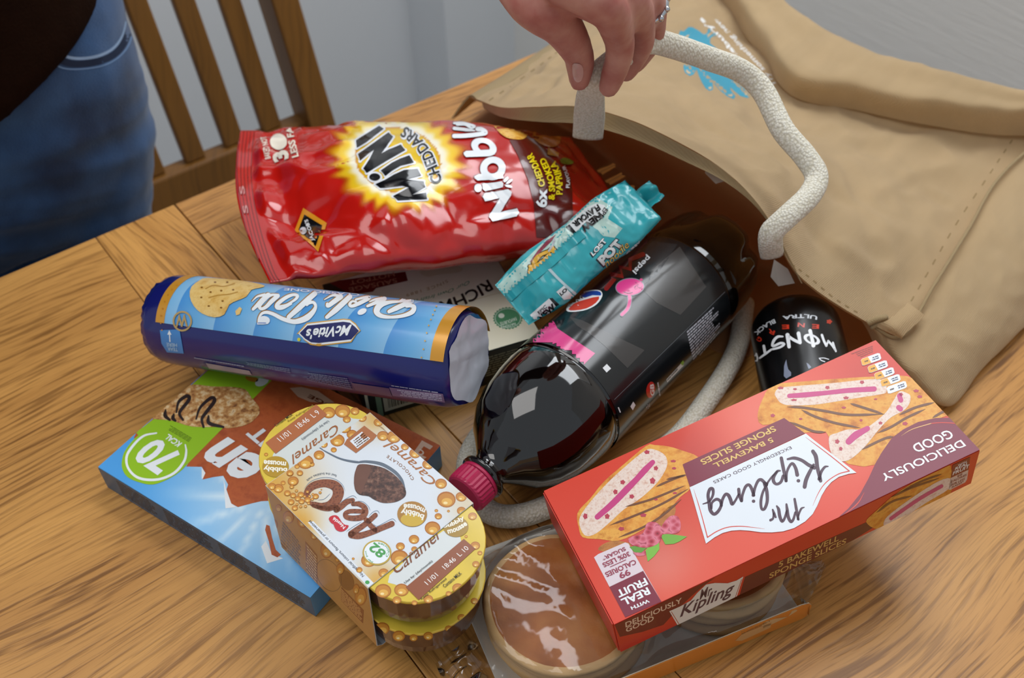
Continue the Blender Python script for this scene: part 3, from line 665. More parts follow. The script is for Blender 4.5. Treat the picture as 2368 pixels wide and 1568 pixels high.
# logo panel
A.crop(1590, 990, .17219)
A.add('logo_panel', PG([(35, 795), (100, 765), (1605, 72), (1700, 150), (2288, 595), (2180, 610), (2050, 650), (1950, 720), (1880, 800), (1820, 900), (1760, 1040), (1700, 1150), (1600, 1250), (1450, 1340), (1300, 1385), (1150, 1400), (1000, 1398), (850, 1378), (720, 1370), (600, 1378), (480, 1410), (370, 1470), (255, 1555), (180, 1300), (90, 980)]), '#d9dee4', 7)
A.add('logo_border', ST([(90, 820), (150, 1010), (210, 1220), (275, 1470)], [2, 10, 12, 14], 4), '#d0402f', 8)
A.add('logo_border', ST([(275, 1470), (400, 1390), (540, 1335), (700, 1318), (850, 1328), (1050, 1352)], [14, 12, 12, 10, 2], 5), '#d0402f', 8)
A.add('logo_border', ST([(1600, 120), (1750, 230), (1950, 380), (2190, 572)], [2, 10, 12, 14], 4), '#d0402f', 8)
A.add('logo_border', ST([(2190, 572), (2050, 610), (1920, 690), (1830, 780), (1760, 900), (1700, 1040)], [14, 12, 12, 9, 2], 5), '#d0402f', 8)
INK = '#4a2f40'
for s_, w in (([(1700, 310), (1740, 380), (1760, 520), (1790, 640), (1805, 705)], [50, 56, 52, 50, 46]), ([(1360, 415), (1450, 400), (1550, 430), (1640, 490), (1720, 530)], [28, 44, 44, 48, 50]), ([(1905, 510), (1860, 520), (1810, 590), (1785, 680)], [16, 34, 40, 46]), ([(1710, 490), (1660, 580), (1610, 690), (1590, 785)], [36, 48, 54, 54]),
              ([(1490, 625), (1470, 540), (1430, 475), (1390, 500), (1350, 590), (1340, 700)], [52, 46, 40, 36, 34, 40]), ([(1275, 400), (1295, 500), (1320, 620), (1340, 705)], [46, 48, 44, 44]),
              ([(1260, 570), (1220, 580), (1170, 660), (1175, 720), (1215, 750), (1270, 720), (1300, 640)], [20, 36, 46, 46, 36, 40, 40]), ([(1220, 580), (1150, 650), (1090, 730)], [24, 26, 28]),
              ([(1075, 760), (1040, 720), (1000, 690), (960, 710), (920, 800), (895, 900)], [46, 44, 44, 40, 38, 44]), ([(1090, 740), (1030, 850), (1000, 980), (1010, 1080), (1050, 1080), (1085, 980), (1080, 850), (1050, 740)], [28, 34, 40, 36, 40, 44, 48, 50]),
              ([(905, 900), (870, 800), (835, 760), (790, 790), (750, 900), (740, 975)], [40, 44, 40, 40, 36, 40]), ([(700, 820), (710, 900), (735, 975)], [44, 44, 40]),
              ([(700, 890), (650, 980), (610, 1020), (590, 960), (560, 900), (520, 890), (480, 960), (455, 1060), (410, 1130), (360, 1155), (315, 1100), (300, 1000), (285, 900), (310, 820), (350, 820), (350, 900), (300, 985), (215, 1020)], [30, 32, 44, 50, 48, 40, 40, 40, 44, 44, 50, 48, 44, 44, 44, 36, 30, 14]), ([(330, 1080), (340, 1000), (400, 955), (450, 980), (465, 1040)], [30, 32, 40, 40, 40]),
              ([(1455, 950), (1475, 1060), (1495, 1170), (1508, 1225)], [34, 40, 40, 30]), ([(1585, 1060), (1545, 1080), (1510, 1160), (1500, 1220)], [14, 30, 28, 30]), ([(1465, 1130), (1440, 1220), (1405, 1255), (1370, 1190), (1355, 1090), (1345, 1020)], [30, 36, 40, 46, 42, 28]), ([(1350, 1110), (1320, 1210), (1285, 1250), (1255, 1180), (1240, 1090), (1215, 1045)], [30, 34, 40, 46, 44, 24]),
              ([(1160, 1095), (1180, 1150), (1200, 1195)], [26, 40, 28]), ([(1170, 1140), (1165, 1210), (1130, 1235)], [22, 30, 36])):
    A.add('logo_lettering', ST(s_, w, 5), INK, 8)
A.add('logo_lettering', EL((1506, 704), 25, 23), INK, 8); A.add('logo_lettering', EL((901, 980), 24, 22), INK, 8)
A.text('logo_lettering', 'EXCEEDINGLY GOOD CAKES', (1395, 240), (348, 712), (1408, 280), INK, .01, 0, 1.08, layer=8)
A.text('band_lettering', '5 BAKEWELL', (1140, 122), (345, 480), (1165, 185), '#d8b264', .02, layer=7)
A.text('band_lettering', 'SPONGE SLICES', (1165, -32), (172, 428), (1192, 45), '#d8b264', .02, layer=7)
# fruit badge
A.crop(1230, 1168, .2551)
A.add('fruit_badge', PG([(550, 480), (590, 450), (840, 342), (870, 352), (1170, 885), (835, 1030)]), '#d9c9cf', 4)
A.add('fruit_badge_base', PG([(690, 752), (1003, 603), (1170, 885), (835, 1032)]), PUR, 5)
for t, bl, br, tp in (('SUGAR*', (833, 382), (618, 478), (846, 418)), ('30% LESS', (870, 424), (622, 535), (888, 466)), ('CALORIES', (925, 496), (645, 622), (945, 540)), ('99', (868, 585), (770, 628), (888, 640))): A.text('badge_lettering', t, bl, br, tp, '#93364c', .03, layer=6)
A.add('badge_lettering', ST([(843, 503), (700, 568)], 7), '#93364c', 6)
for t, bl, br, tp in (('FRUIT', (1018, 665), (748, 790), (1048, 728)), ('REAL', (1040, 752), (790, 868), (1070, 815)), ('WITH', (1050, 862), (882, 935), (1062, 892))): A.text('badge_lettering', t, bl, br, tp, WHT, .03, layer=6)
A.flush()
# long front side
kf = [KO, KO+kX*KL, KO+kX*KL+kZ*KT, KO+kZ*KT]; KS = [(1442, 1504), (2244, 1120), (2268, 1039), (1416, 1449)]
A = Art(kip, Flat(KS, KO, kX*KL, kZ*KT, .0002), .35, .3).crop(1230, 1168, .2551)
A.add('side_ground', RECT([(x, y) for x, y in [((p[0]-1230)/.2551, (p[1]-1168)/.2551) for p in KS]]), '#c9301d', 1)
A.add('side_purple', PG([(730, 1095), (1600, 690), (1500, 760), (1400, 850), (1300, 950), (1180, 1090), (1000, 1150), (800, 1195)]), '#6e1418', 2)
A.add('side_logo_panel', PG([(1215, 978), (1310, 935), (1400, 885), (1450, 820), (1520, 750), (1600, 735), (1720, 735), (1800, 710), (1858, 675), (1815, 860), (1310, 1092)]), '#e3dfd8', 3)
A.add('logo_border', ST([(1235, 982), (1318, 1078)], 5), '#b8452f', 4); A.add('logo_border', ST([(1845, 700), (1805, 850)], 5), '#b8452f', 4)
A.text('logo_lettering', 'Mr', (1478, 880), (1590, 828), (1470, 800), INK, .01, .35, layer=4); A.text('logo_lettering', 'Kipling', (1325, 1052), (1795, 838), (1318, 930), INK, .015, .35, layer=4)
A.text('slogan_lettering', 'DELICIOUSLY', (838, 1118), (1318, 905), (825, 1078), '#e6c9b0', .015, layer=3); A.text('slogan_lettering', 'GOOD', (850, 1158), (1085, 1055), (842, 1118), '#e6c9b0', .015, layer=3)
A.add('side_purple', PG([(1840, 850), (1875, 680), (2700, 305), (3290, 45), (3200, 130), (2660, 470)]), '#5e1016', 2)
A.crop(1700, 1168, .2551)
A.text('band_lettering', '5 BAKEWELL', (335, 595), (880, 348), (322, 552), '#c9a05a', .015, layer=3); A.text('band_lettering', 'SPONGE SLICES', (258, 690), (950, 372), (246, 650), '#c9a05a', .015, layer=3)
A.crop(1700, 780, .33167)
A.add('cake_crust', PG([(880, 1320), (875, 1290), (940, 1230), (1050, 1130), (1200, 1030), (1340, 960), (1440, 910), (1490, 900), (1500, 1060), (1440, 1130), (1200, 1250), (1010, 1350), (930, 1350)], 2), crust, 3)
A.add('cake_crumb', PG([(1010, 1340), (1005, 1290), (1080, 1220), (1250, 1100), (1400, 1010), (1485, 990), (1480, 1060), (1300, 1170), (1100, 1300)], 3), crumb, 4)
A.add('jam_filling', ST([(1050, 1280), (1150, 1210), (1270, 1130), (1420, 1045)], 26), JAM, 5)
for s_ in ([(945, 1240), (1060, 1160), (1200, 1120)], [(1050, 1130), (1200, 1060), (1400, 990)], [(1120, 1090), (1280, 1010), (1420, 960)]): A.add('sear_marks', ST(s_, 14, taper=True), SEAR, 5)
A.crop(2050, 940, .12757)
A.add('fruit_badge_base', PG([(1165, 1065), (1510, 905), (1470, 1150), (1125, 1310)]), '#7b1c1c', 4); A.add('fruit_badge', PG([(1125, 1310), (1470, 1150), (1440, 1330), (1400, 1390), (1120, 1530), (1080, 1530)]), '#c9b4ab', 4)
for t, bl, br, tp, c in (('WITH', (1255, 1090), (1425, 1015), (1245, 1062), WHT), ('REAL', (1200, 1165), (1460, 1052), (1192, 1118), WHT), ('FRUIT', (1158, 1260), (1475, 1110), (1150, 1205), WHT), ('99', (1240, 1310), (1340, 1262), (1232, 1270), '#7b2c2c'), ('CALORIES', (1120, 1405), (1425, 1265), (1114, 1370), '#7b2c2c'), ('30% LESS', (1125, 1465), (1390, 1340), (1118, 1430), '#7b2c2c'), ('SUGAR*', (1135, 1505), (1365, 1395), (1128, 1472), '#7b2c2c')): A.text('badge_lettering', t, bl, br, tp, c, .02, layer=5)
A.flush()
# short left end: small print and the tucked flap line
q = [proj(p) for p in (KO+kY*KW, KO, KO+kZ*KT, KO+kZ*KT+kY*KW)]
A = Art(kip, Flat(q, KO+kY*KW, -kY*KW, kZ*KT, .0002), .35, .3)
A.add('end_panel', RECT(bil(q, np.array([[.04, .1], [.5, .1], [.5, .9], [.04, .9]]))), '#8f2018', 1)
A.add('small_print', LINES(bil(q, np.array([[.06, .15], [.48, .15], [.48, .85], [.06, .85]])), 8, seed=2, words=9), '#d9a890', 2); A.flush()
box('tuck_flap', KO-kX*.0008+kY*.001+kZ*.001, kX*.0006, kY*(KW-.002), kZ*(KT-.0015), mat('carton_red', '#c9301d'), kip)
# ------------------------------------------------------------------ mousse pack
sA = .886
MM = eul(math.radians(-45.94), math.radians(2.4), math.radians(-.75)); MX, MY, MZ = MM[:, 0], MM[:, 1], MM[:, 2]
ML, MW, MT = .105*sA, .0886*sA, .0712
MA = CAM+(np.array([-.16411, .39896, .03274])-CAM)*sA+_Z*.003
aero = thing('mousse_pack', 'gold and white sleeve of chocolate mousse pots resting on the cereal bar box', 'dessert pack', MA-MZ*MT)
def sleeve():
    t = .0005; vs_, fs = [], []
    sec = [(0, 0), (MW, 0), (MW, -MT+.004), (MW-.004, -MT), (.004, -MT), (0, -MT+.004)]; inn = [(t, -t), (MW-t, -t), (MW-t, -MT+.004), (MW-.004, -MT+t), (.004, -MT+t), (t, -MT+.004)]
    for s_ in (0, ML):
        for a, b in sec+inn: vs_.append(MA+MX*s_+MY*a+MZ*b)
    n = 6
    for i in range(n):
        j = (i+1) % n
        fs += [(i, j, 12+j, 12+i), (6+j, 6+i, 18+i, 18+j), (j, i, 6+i, 6+j), (12+i, 12+j, 18+j, 18+i)]
    return mesh('sleeve', vs_, fs, mat('carton_white', '#c3c7cb', .4, coat=.2), aero)
sleeve()
def rr(l0, l1, w0, w1, r, n=9):
    pts = []
    for cx, cy, a0 in ((l1-r, w1-r, 0), (l0+r, w1-r, 90), (l0+r, w0+r, 180), (l1-r, w0+r, 270)):
        for i in range(n+1):
            t = math.radians(a0+90*i/n); pts.append((cx+r*math.cos(t), cy+r*math.sin(t)))
    return pts
LX0, LX1 = -.0335, ML+.0335
def loops(prof):
    """prof: list of (inset, z) outline rings -> verts, faces, closed top and bottom"""
    vs_, fs = [], []; n = None
    for ins, z in prof:
        o = rr(LX0+ins, LX1-ins, .0012+ins, MW-.0012-ins, .0365-ins*.8); n = len(o)
        vs_ += [MA+MX*a+MY*b+MZ*z for a, b in o]
    for i in range(len(prof)-1):
        for j in range(n):
            k = (j+1) % n; fs.append((i*n+j, i*n+k, (i+1)*n+k, (i+1)*n+j))
    fs.append(tuple(range(n-1, -1, -1))); fs.append(tuple((len(prof)-1)*n+j for j in range(n))); return vs_, fs
lidm = mat('lid_film_yellow', '#d9bb3e', .28, coat=.3, var=.18, vscale=60); potm = mat('pot_chocolate', '#4a2a1c', .16, coat=.6, var=.12, vscale=25)
pots = []
for k, z0 in enumerate((-.0008, -.0368)):
    p = mesh('pot', *loops([(.0014, z0-.0022), (.0016, z0-.006), (.0022, z0-.021), (.0032, z0-.0285), (.006, z0-.0325), (.012, z0-.0335)]), potm, aero, False); pots.append(p)
    l = mesh('lid', *loops([(.0006, z0-.0022), (0, z0-.0018), (0, z0-.0006), (.0004, z0)]), lidm, p)
pl = lambda a, b, z=0: MA+MX*a+MY*b+MZ*z
# ---- print on the top of the sleeve
SQ = [(614.5, 1132), (851.9, 1362.3), (1094.8, 1169.7), (858, 959)]
A = Art(aero, Flat(SQ, MA, MX*ML, MY*MW, .0002), .42, .1).crop(560, 900, .42614)
def f(p):
    x, y = p; c = hx('#d6dce4')
    g = math.exp(-((x-150)**2+(y-560)**2)/230**2)+.8*math.exp(-((x-330)**2+(y-760)**2)/90**2)+.9*math.exp(-((x-740)**2+(y-1050)**2)/110**2)+.8*math.exp(-((x-720)**2+(y-170)**2)/90**2)+.35*math.exp(-((x-1230)**2+(y-640)**2)/120**2)
    return mixc(c, hx('#cf9a3a'), min(1, g))
A.paint('sleeve_print', RECT([((p[0]-560)/.42614, (p[1]-900)/.42614) for p in SQ]), f, vmat('ink_sleeve', .42, .1), 1, 12)
A.add('white_strip', PG([(362, 742), (392, 735), (720, 1060), (690, 1082)]), '#d9dee5', 2)
A.text('claim_lettering', 'No artificial colours, flavours or preservatives', (672, 1016), (380, 727), (657, 1030), '#2a3444', .01, layer=3)
A.add('vegetarian_mark', EL((683, 1054), 12, 10), '#3f9a4a', 3)
def bubbles(A, L, ly, name='bubble_print', q=.86):
    for x, y, r in L:
        A.add(name, EL((x, y), r, r*q, 0, 20 if r > 20 else 12), '#a9631f', ly); A.add(name, EL((x, y+r*.06), r*.88, r*q*.86, 0, 18 if r > 20 else 10), '#c17f2a', ly+1)
        A.add(name, EL((x+r*.05, y+r*.3*q), r*.58, r*q*.48, 0, 14 if r > 20 else 8), '#dba648', ly+2)
        if r > 18: A.add(name, EL((x-r*.1, y+r*.45*q), r*.25, r*q*.18, 0, 8), '#f0d79a', ly+3)
bubbles(A, [(520, 295, 40), (445, 318, 22), (500, 348, 17), (420, 377, 30), (345, 415, 45), (300, 440, 15), (380, 428, 16), (262, 478, 20), (316, 476, 17), (280, 520, 30), (225, 530, 14), (200, 560, 28), (165, 550, 22), (890, 330, 22), (945, 365, 32), (1015, 425, 32), (1083, 530, 32), (1110, 615, 50), (1065, 705, 20), (1055, 675, 10), (1120, 677, 8), (1033, 768, 42), (933, 828, 28), (860, 865, 24), (855, 925, 48), (690, 940, 40), (770, 1005, 28), (935, 880, 18), (1190, 600, 30), (1190, 675, 25), (830, 275, 40), (770, 270, 32), (655, 170, 26), (745, 195, 26), (560, 225, 35), (600, 262, 30), (608, 932, 8), (640, 990, 18), (985, 880, 12), (920, 905, 14)], 2)
A.add('spoon_picture', ST([(412, 330), (470, 365), (540, 398), (620, 415), (680, 412), (760, 425), (830, 465), (870, 510), (888, 560)], [5, 9, 10, 11, 14, 18, 18, 15, 6]), '#5f6a78', 3)
A.add('spoon_picture', ST([(440, 345), (540, 392), (640, 410)], 3), '#c9d2dc', 4)
mousse = grainy('print_mousse', ['#2c1a16', '#4a2e26', '#6b4638', '#8d6a58', '#3a241e'], 330, .45, coat=.2, stops=[.3, .45, .55, .68, .8])
A.add('mousse_picture', PG([(640, 428), (700, 430), (780, 450), (850, 500), (888, 558), (892, 592), (870, 615), (830, 632), (770, 636), (720, 618), (690, 600), (640, 592), (616, 560), (612, 500), (622, 455)], 3), mousse, 5)
A.add('mousse_picture_smooth', PG([(640, 430), (700, 434), (696, 480), (670, 540), (650, 590), (616, 560), (612, 500), (622, 455)], 2), mat('print_mousse_smooth', '#6a4436', .4, var=.15, vscale=100), 6)
CARM = '#a5642c'
A.add('flavour_lettering', TP('Caramel', [(1060, 515), (965, 425), (885, 355), (800, 287)], 52, .005, .4), CARM, 3)
A.add('flavour_lettering', TP('CHOCOLATE', [(940, 505), (890, 440), (797, 374)], 17, .01, 0, 1.25), '#8a5a34', 3)
A.add('badge', EL((925, 695), 80, 68), '#a97a36', 6); A.add('badge', EL((925, 725), 62, 36), '#c9a63c', 7)
A.add('badge_lettering', TP('bubbly', [(996, 692), (932, 668), (866, 660)], 40, .04), '#ebe6da', 8); A.add('badge_lettering', TP('mousse', [(1000, 668), (940, 645), (880, 640)], 22, .04), '#ebe6da', 8)
A.add('calorie_ring', EL((735, 900), 77, 66, 0, 40), '#b99c3c', 6); A.add('calorie_disc', EL((735, 900), 69, 58, 0, 36), '#e4e9ee', 7)
A.text('calorie_lettering', '82', (790, 898), (722, 845), (752, 935), '#4b9a52', .03, layer=8)
A.add('calorie_lettering', TP('Calories', [(792, 925), (802, 890), (780, 858), (742, 846)], 13, .01), '#4b9a52', 8); A.add('calorie_lettering', TP('per pot', [(715, 948), (690, 925), (680, 890)], 11, .01), '#4b9a52', 8)
A.add('energy_panel', PG([(556, 318), (572, 290), (668, 214), (738, 268), (716, 295), (622, 366)]), '#a9663a', 5); A.add('energy_panel_white', PG([(588, 300), (655, 248), (700, 286), (630, 342)]), '#dfe4ea', 6)
A.add('energy_lettering', LINES([(695, 290), (625, 340), (598, 302), (662, 252)], 4, .5, seed=4, words=3), '#6a4a34', 7); A.add('energy_panel', EL((668, 270), 20, 17), '#a9663a', 7)
A.add('energy_lettering', LINES([(805, 262), (745, 215), (705, 180), (770, 225)], 3, .5, seed=6, words=4), '#9a6a2c', 5)
# logo
A.crop(660, 1090, .12755)
choc = grainy('print_aero_chocolate', ['#55281a', '#7a3d22', '#8e5030', '#5e2e1c'], 520, .4, coat=.25, vor=True, stops=[.05, .3, .6, .9])
for s_ in ([(340, 400), (480, 250), (700, 182), (900, 205), (1040, 300), (1105, 430)], [(1010, 635), (1120, 560), (1240, 508), (1315, 555)], [(1320, 600), (1430, 620), (1520, 700), (1552, 775)], [(1520, 880), (1600, 800), (1680, 775), (1722, 830)], [(1600, 1000), (1670, 1050), (1800, 990), (1950, 918), (2025, 975)], [(1120, 1150), (1250, 1060), (1400, 970)], [(600, 590), (720, 570), (830, 470)]): A.add('logo_outline', ST(s_, 9, taper=True), '#6d7f95', 3)
for s_, w in (([(415, 585), (400, 480), (455, 380), (570, 312), (740, 285), (900, 325), (975, 430), (940, 570), (830, 680), (680, 700), (540, 670), (460, 640)], [90, 110, 130, 140, 145, 180, 205, 190, 170, 120, 100, 60]), ([(520, 690), (680, 735), (800, 745), (900, 720), (960, 745)], [60, 80, 90, 90, 100]), ([(940, 760), (1030, 700), (1130, 620), (1235, 590)], [110, 110, 100, 85]),
              ([(1240, 660), (1340, 655), (1440, 710), (1465, 800), (1400, 890), (1250, 912), (1125, 890), (1105, 830), (1180, 790), (1300, 785), (1420, 790)], [70, 90, 100, 110, 110, 100, 90, 80, 78, 80, 80]), ([(1940, 1005), (1750, 1085), (1550, 1165), (1350, 1222), (1215, 1205)], [105, 100, 105, 115, 125]), ([(1210, 1190), (1330, 1105), (1480, 1000), (1645, 855)], [115, 105, 95, 88]), ([(1480, 940), (1560, 1040), (1640, 1115)], 92)): A.add('logo_lettering', ST(s_, w, 6), choc, 4)
bubbles(A, [(90, 105, 62), (272, 103, 58), (150, 250, 98), (127, 355, 42), (215, 428, 28), (50, 470, 60), (155, 510, 55), (295, 495, 60), (240, 565, 55), (310, 620, 55), (420, 590, 60), (365, 530, 28), (415, 445, 30), (455, 525, 28), (515, 490, 26), (565, 525, 58), (645, 458, 28), (668, 402, 14), (505, 578, 28), (440, 652, 30), (383, 706, 29), (297, 712, 28), (228, 673, 25), (190, 735, 55), (120, 628, 60)], 6)
A.add('maker_label', PG([(805, 930), (840, 880), (920, 860), (980, 888), (1040, 980), (1100, 1030), (1165, 1040), (1140, 1095), (1080, 1140), (1010, 1152), (940, 1120), (905, 1060), (890, 1020), (850, 1000)], 2), '#bf2030', 5)
A.add('maker_lettering', TP('Nestlé', [(1112, 1066), (1010, 975), (905, 890)], 62, .02), '#f0e8ea', 6)
A.add('strapline_lettering', TP('feel the bubbles melt', [(948, 130), (800, 95), (650, 100), (500, 150), (390, 225)], 42, .0), '#4c5866', 4)
A.flush()
# ---- lids
for k, p in enumerate(pots):
    ld = p.children[0]
    if k:
        zz = -.0368; o0 = pl(LX0, 0, zz); lq = [proj(pl(LX0, 0, zz)), proj(pl(LX1, 0, zz)), proj(pl(LX1, MW, zz)), proj(pl(LX0, MW, zz))]
        A = Art(ld, Flat(lq, o0, MX*(LX1-LX0), MY*MW), .28, .3).crop(560, 900, .42614); bubbles(A, [(1010, 1340, 26), (1120, 1300, 20), (930, 1350, 22), (850, 1340, 34), (1190, 1240, 22), (760, 1300, 40), (1260, 1150, 20)], 2); A.flush(); continue
    o0 = pl(LX0, 0, -.0008); lq = [proj(pl(LX0, 0, -.0008)), proj(pl(LX1, 0, -.0008)), proj(pl(LX1, MW, -.0008)), proj(pl(LX0, MW, -.0008))]
    A = Art(ld, Flat(lq, o0, MX*(LX1-LX0), MY*MW), .28, .3).crop(560, 900, .42614)
    A.add('lid_pale_area', PG([(170, 350), (460, 140), (600, 160), (640, 200), (270, 470), (180, 440)], 2), '#cfd3cf', 1); A.add('lid_pale_area', PG([(800, 1010), (1090, 770), (1190, 830), (930, 1060), (830, 1060)], 2), '#d3d7d6', 1)
    bubbles(A, [(545, 120, 42), (470, 128, 36), (568, 165, 22), (612, 120, 24), (130, 355, 11), (1265, 850, 26), (1250, 690, 24), (865, 1090, 40), (765, 1095, 44), (840, 1145, 24), (935, 1160, 16), (1010, 1140, 26), (1170, 1080, 30), (1290, 890, 14), (1268, 950, 20), (1215, 800, 9), (1120, 1110, 16)], 2)
    A.add('date_strip', PG([(128, 292), (402, 84), (462, 140), (182, 352)]), '#ad6438', 6); A.add('date_strip', PG([(888, 1076), (1203, 814), (1266, 868), (958, 1146)]), '#8e4d2c', 6)
    A.text('date_lettering', '11/01   18:46  L 9', (210, 288), (425, 133), (195, 262), '#efe9e4', 0, layer=7); A.text('date_lettering', '11/01   18:46  L 10', (1008, 1066), (1232, 868), (990, 1045), '#efe9e4', 0, layer=7)
    for t, bl, br, tp, c in (('Keep Refrigerated', (255, 182), (390, 95), (248, 170), '#8a7420'), ('Contains MILK', (183, 205), (278, 142), (176, 192), '#2a2410'), ('Use by: (day/month)', (462, 168), (318, 268), (472, 182), '#6a7078'), ('Use by: (day/month)', (888, 1060), (1038, 940), (880, 1046), '#3a3a3a'), ('Keep Refrigerated', (978, 1148), (1114, 1036), (968, 1134), '#4a3a10'), ('Contains MILK', (1100, 1080), (1194, 1004), (1088, 1064), '#1a1a1a')): A.text('small_lettering', t, bl, br, tp, c, .01, layer=7)
    A.add('flavour_lettering', TP('Caramel', [(508, 190), (405, 262), (330, 318), (250, 370)], 48, .005, .4), '#9a5a28', 4); A.add('flavour_lettering', TP('Caramel', [(838, 1005), (960, 910), (1088, 798)], 60, .005, .4), '#7a4018', 4)
    A.add('badge', EL((182, 422), 72, 57), '#b08a24', 5); A.add('badge_lettering', TP('bubbly', [(246, 422), (180, 418), (118, 412)], 34, .04), '#f0ead8', 7); A.add('badge_lettering', TP('mousse', [(240, 396), (180, 390), (118, 386)], 22, .04), '#f0ead8', 7)
    A.add('badge', EL((1160, 748), 68, 56), '#a37f28', 5); A.add('badge_lettering', TP('bubbly', [(1095, 762), (1150, 748), (1212, 712)], 30, .04), '#f0ead8', 7); A.add('badge_lettering', TP('mousse', [(1118, 788), (1170, 772), (1224, 740)], 22, .04), '#f0ead8', 7)
    A.flush()
# ---- long side of the sleeve
MD = MA+MX*ML; q = [(614.5, 1132), (851.9, 1362.3), (879.6, 1520), proj(MA-MZ*(MT-.004))]
A = Art(aero, Flat(q, MA, MX*ML, -MZ*(MT-.004), .0002), .42, .2).crop(560, 900, .42614)
A.add('side_ground', RECT([((p[0]-560)/.42614, (p[1]-900)/.42614) for p in q]), mat('ink_side_gold', '#b98a4c', .42, var=.25, vscale=40), 1)
A.add('side_panel', PG([(318, 812), (380, 885), (388, 1052), (330, 975)]), '#9a5f1e', 2); A.add('side_panel', PG([(518, 1068), (660, 1220), (655, 1300), (520, 1150)]), '#8a4d18', 2)
A.add('small_print', LINES([(205, 905), (305, 1010), (300, 830), (212, 715)], 12, seed=5, words=5), '#7a5228', 2)
A.add('small_print', LINES([(385, 1050), (325, 970), (320, 820), (378, 890)], 10, seed=6, words=4), '#d8b27a', 3); A.add('small_print', LINES([(522, 1150), (652, 1290), (655, 1225), (520, 1078)], 7, seed=7, words=5), '#d8a86a', 3)
A.add('side_ring', EL((448, 1000), 62, 100, -25, 36, hole=.97), '#8a6840', 2); A.add('side_ring', EL((548, 1030), 42, 66, -25, 24), '#8a5a20', 2)
bubbles(A, [(170, 745, 22), (235, 690, 24), (190, 650, 14), (300, 700, 26), (360, 770, 20), (430, 850, 34), (510, 960, 24), (610, 1085, 22), (640, 1130, 40), (490, 900, 14)], 2, q=1.5)
A.flush()
# ------------------------------------------------------------------ biscuit packet
ang = -.395; bD = np.array([math.cos(ang), math.sin(ang), .20]); bD /= np.linalg.norm(bD)
BR = .0335; BP = onplane((700, 778), (0, 0, .0742), _Z)
def s_at(px):   # axis coordinate whose projection sits at photo column px
    lo, hi = -.3, .3
    for _ in range(40):
        m_ = (lo+hi)/2
        if proj(BP+bD*m_)[0] < px: lo = m_
        else: hi = m_
    return lo
bs0, bs1 = s_at(388), s_at(1084)
bis = thing('biscuit_packet', 'blue tube of biscuits lying over the sausage box', 'biscuit packet', BP-_Z*BR)
NAVY = mat('film_navy', '#141a66', .22, coat=.4)
def crinkled(name, prof, seg, m, amp, par, seed, caps=(True, True)):
    vs_, fs = lathe_data(prof, BP, bD, seg); n = len(prof)
    for i, (s_, r) in enumerate(prof):
        a_ = amp[i]
        for j in range(seg):
            v = vs_[i*seg+j]; c = BP+bD*s_; nz = noise.noise(Vector((j*.9+seed, i*1.3, 0)))+.6*(1 if j % 2 else -1)*noise.noise(Vector((i*.7, seed, j*.2)))
            vs_[i*seg+j] = c+(v-c)*(1+a_*nz)+bD*a_*.02*noise.noise(Vector((j*.5, seed+9, 0)))
    if caps[0]: fs.append(tuple(range(seg-1, -1, -1)))
    if caps[1]: fs.append(tuple((n-1)*seg+j for j in range(seg)))
    return mesh(name, vs_, fs, m, par, True)
bprof = [(bs0-.002, .010), (bs0, .026), (bs0+.004, .0315), (bs0+.010, BR-.0004), (bs0+.02, BR)]+[(bs0+.02+(bs1-bs0-.04)*k/30, BR) for k in range(1, 30)]+[(bs1-.02, BR), (bs1-.010, BR-.0006), (bs1-.003, BR-.0028), (bs1, .0295)]
wr = crinkled('wrapper', bprof, 64, NAVY, [.05, .05, .035, .012, .002]+[.001]*29+[.002, .012, .03, .02], bis, 3)
foil = mat('foil_silver', '#c9ccd6', .3, metal=.0, coat=.3, bump=.6, bscale=90)
def endcap():   # folded white foil over the end
    vs_, fs = [], []; ax = bD; b = np.array([0, 0, 1.])-ax*ax[2]; b /= np.linalg.norm(b); a = np.cross(b, ax); nr, seg = 9, 48
    for i in range(nr):
        r = .0285*i/(nr-1)
        for j in range(seg):
            th = 2*math.pi*j/seg; x, y = r*math.cos(th), r*math.sin(th)
            rad = r*(1+.06*math.sin(6*th+.5)); h = .0012*noise.noise(Vector((x*90, y*90, 3)))+.0015*abs(noise.noise(Vector((x*40+y*70, 1, 0))))
            vs_.append(BP+ax*(bs1+.0006+h)+rad*(math.cos(th)*a+math.sin(th)*b))
    fs = grid_faces(nr, seg, True); return mesh('end_foil', vs_, fs, foil, bis, True)
endcap()
_bb = np.array([0, 0, 1.])-bD*bD[2]; _bb /= np.linalg.norm(_bb); _ba = np.cross(_bb, bD)
SB = Curved(wr, 8)
def th_of(px):
    p = np.array(SB.hit(px)[0])-BP; p = p-bD*(p@bD); return math.atan2(p@_bb, p@_ba)
def cylpatch(name, O, ax, a, b, r, s0, s1, t0, t1, m, par, n=24, ns=2, wob=None):
    vs_ = []
    for i in range(ns+1):
        for j in range(n+1):
            s_ = s0+(s1-s0)*i/ns; t = t0+(t1-t0)*j/n; vs_.append(O+ax*s_+r*(math.cos(t)*a+math.sin(t)*b))
    return mesh(name, vs_, grid_faces(ns+1, n+1), m, par, True)
def s_of(px): return float((np.array(SB.hit(px)[0])-BP)@bD)
tA = th_of((600, 778)); tB = tA+math.radians(150)
if abs(math.degrees(tA)) > 90: tB = tA-math.radians(150)
sgA = s_of((372, 735)); sgB = s_of((1005, 800))
blue = mat('film_sky', '#5da3de', .26, coat=.35); nt, nd, lk, b = nodes_of(blue)
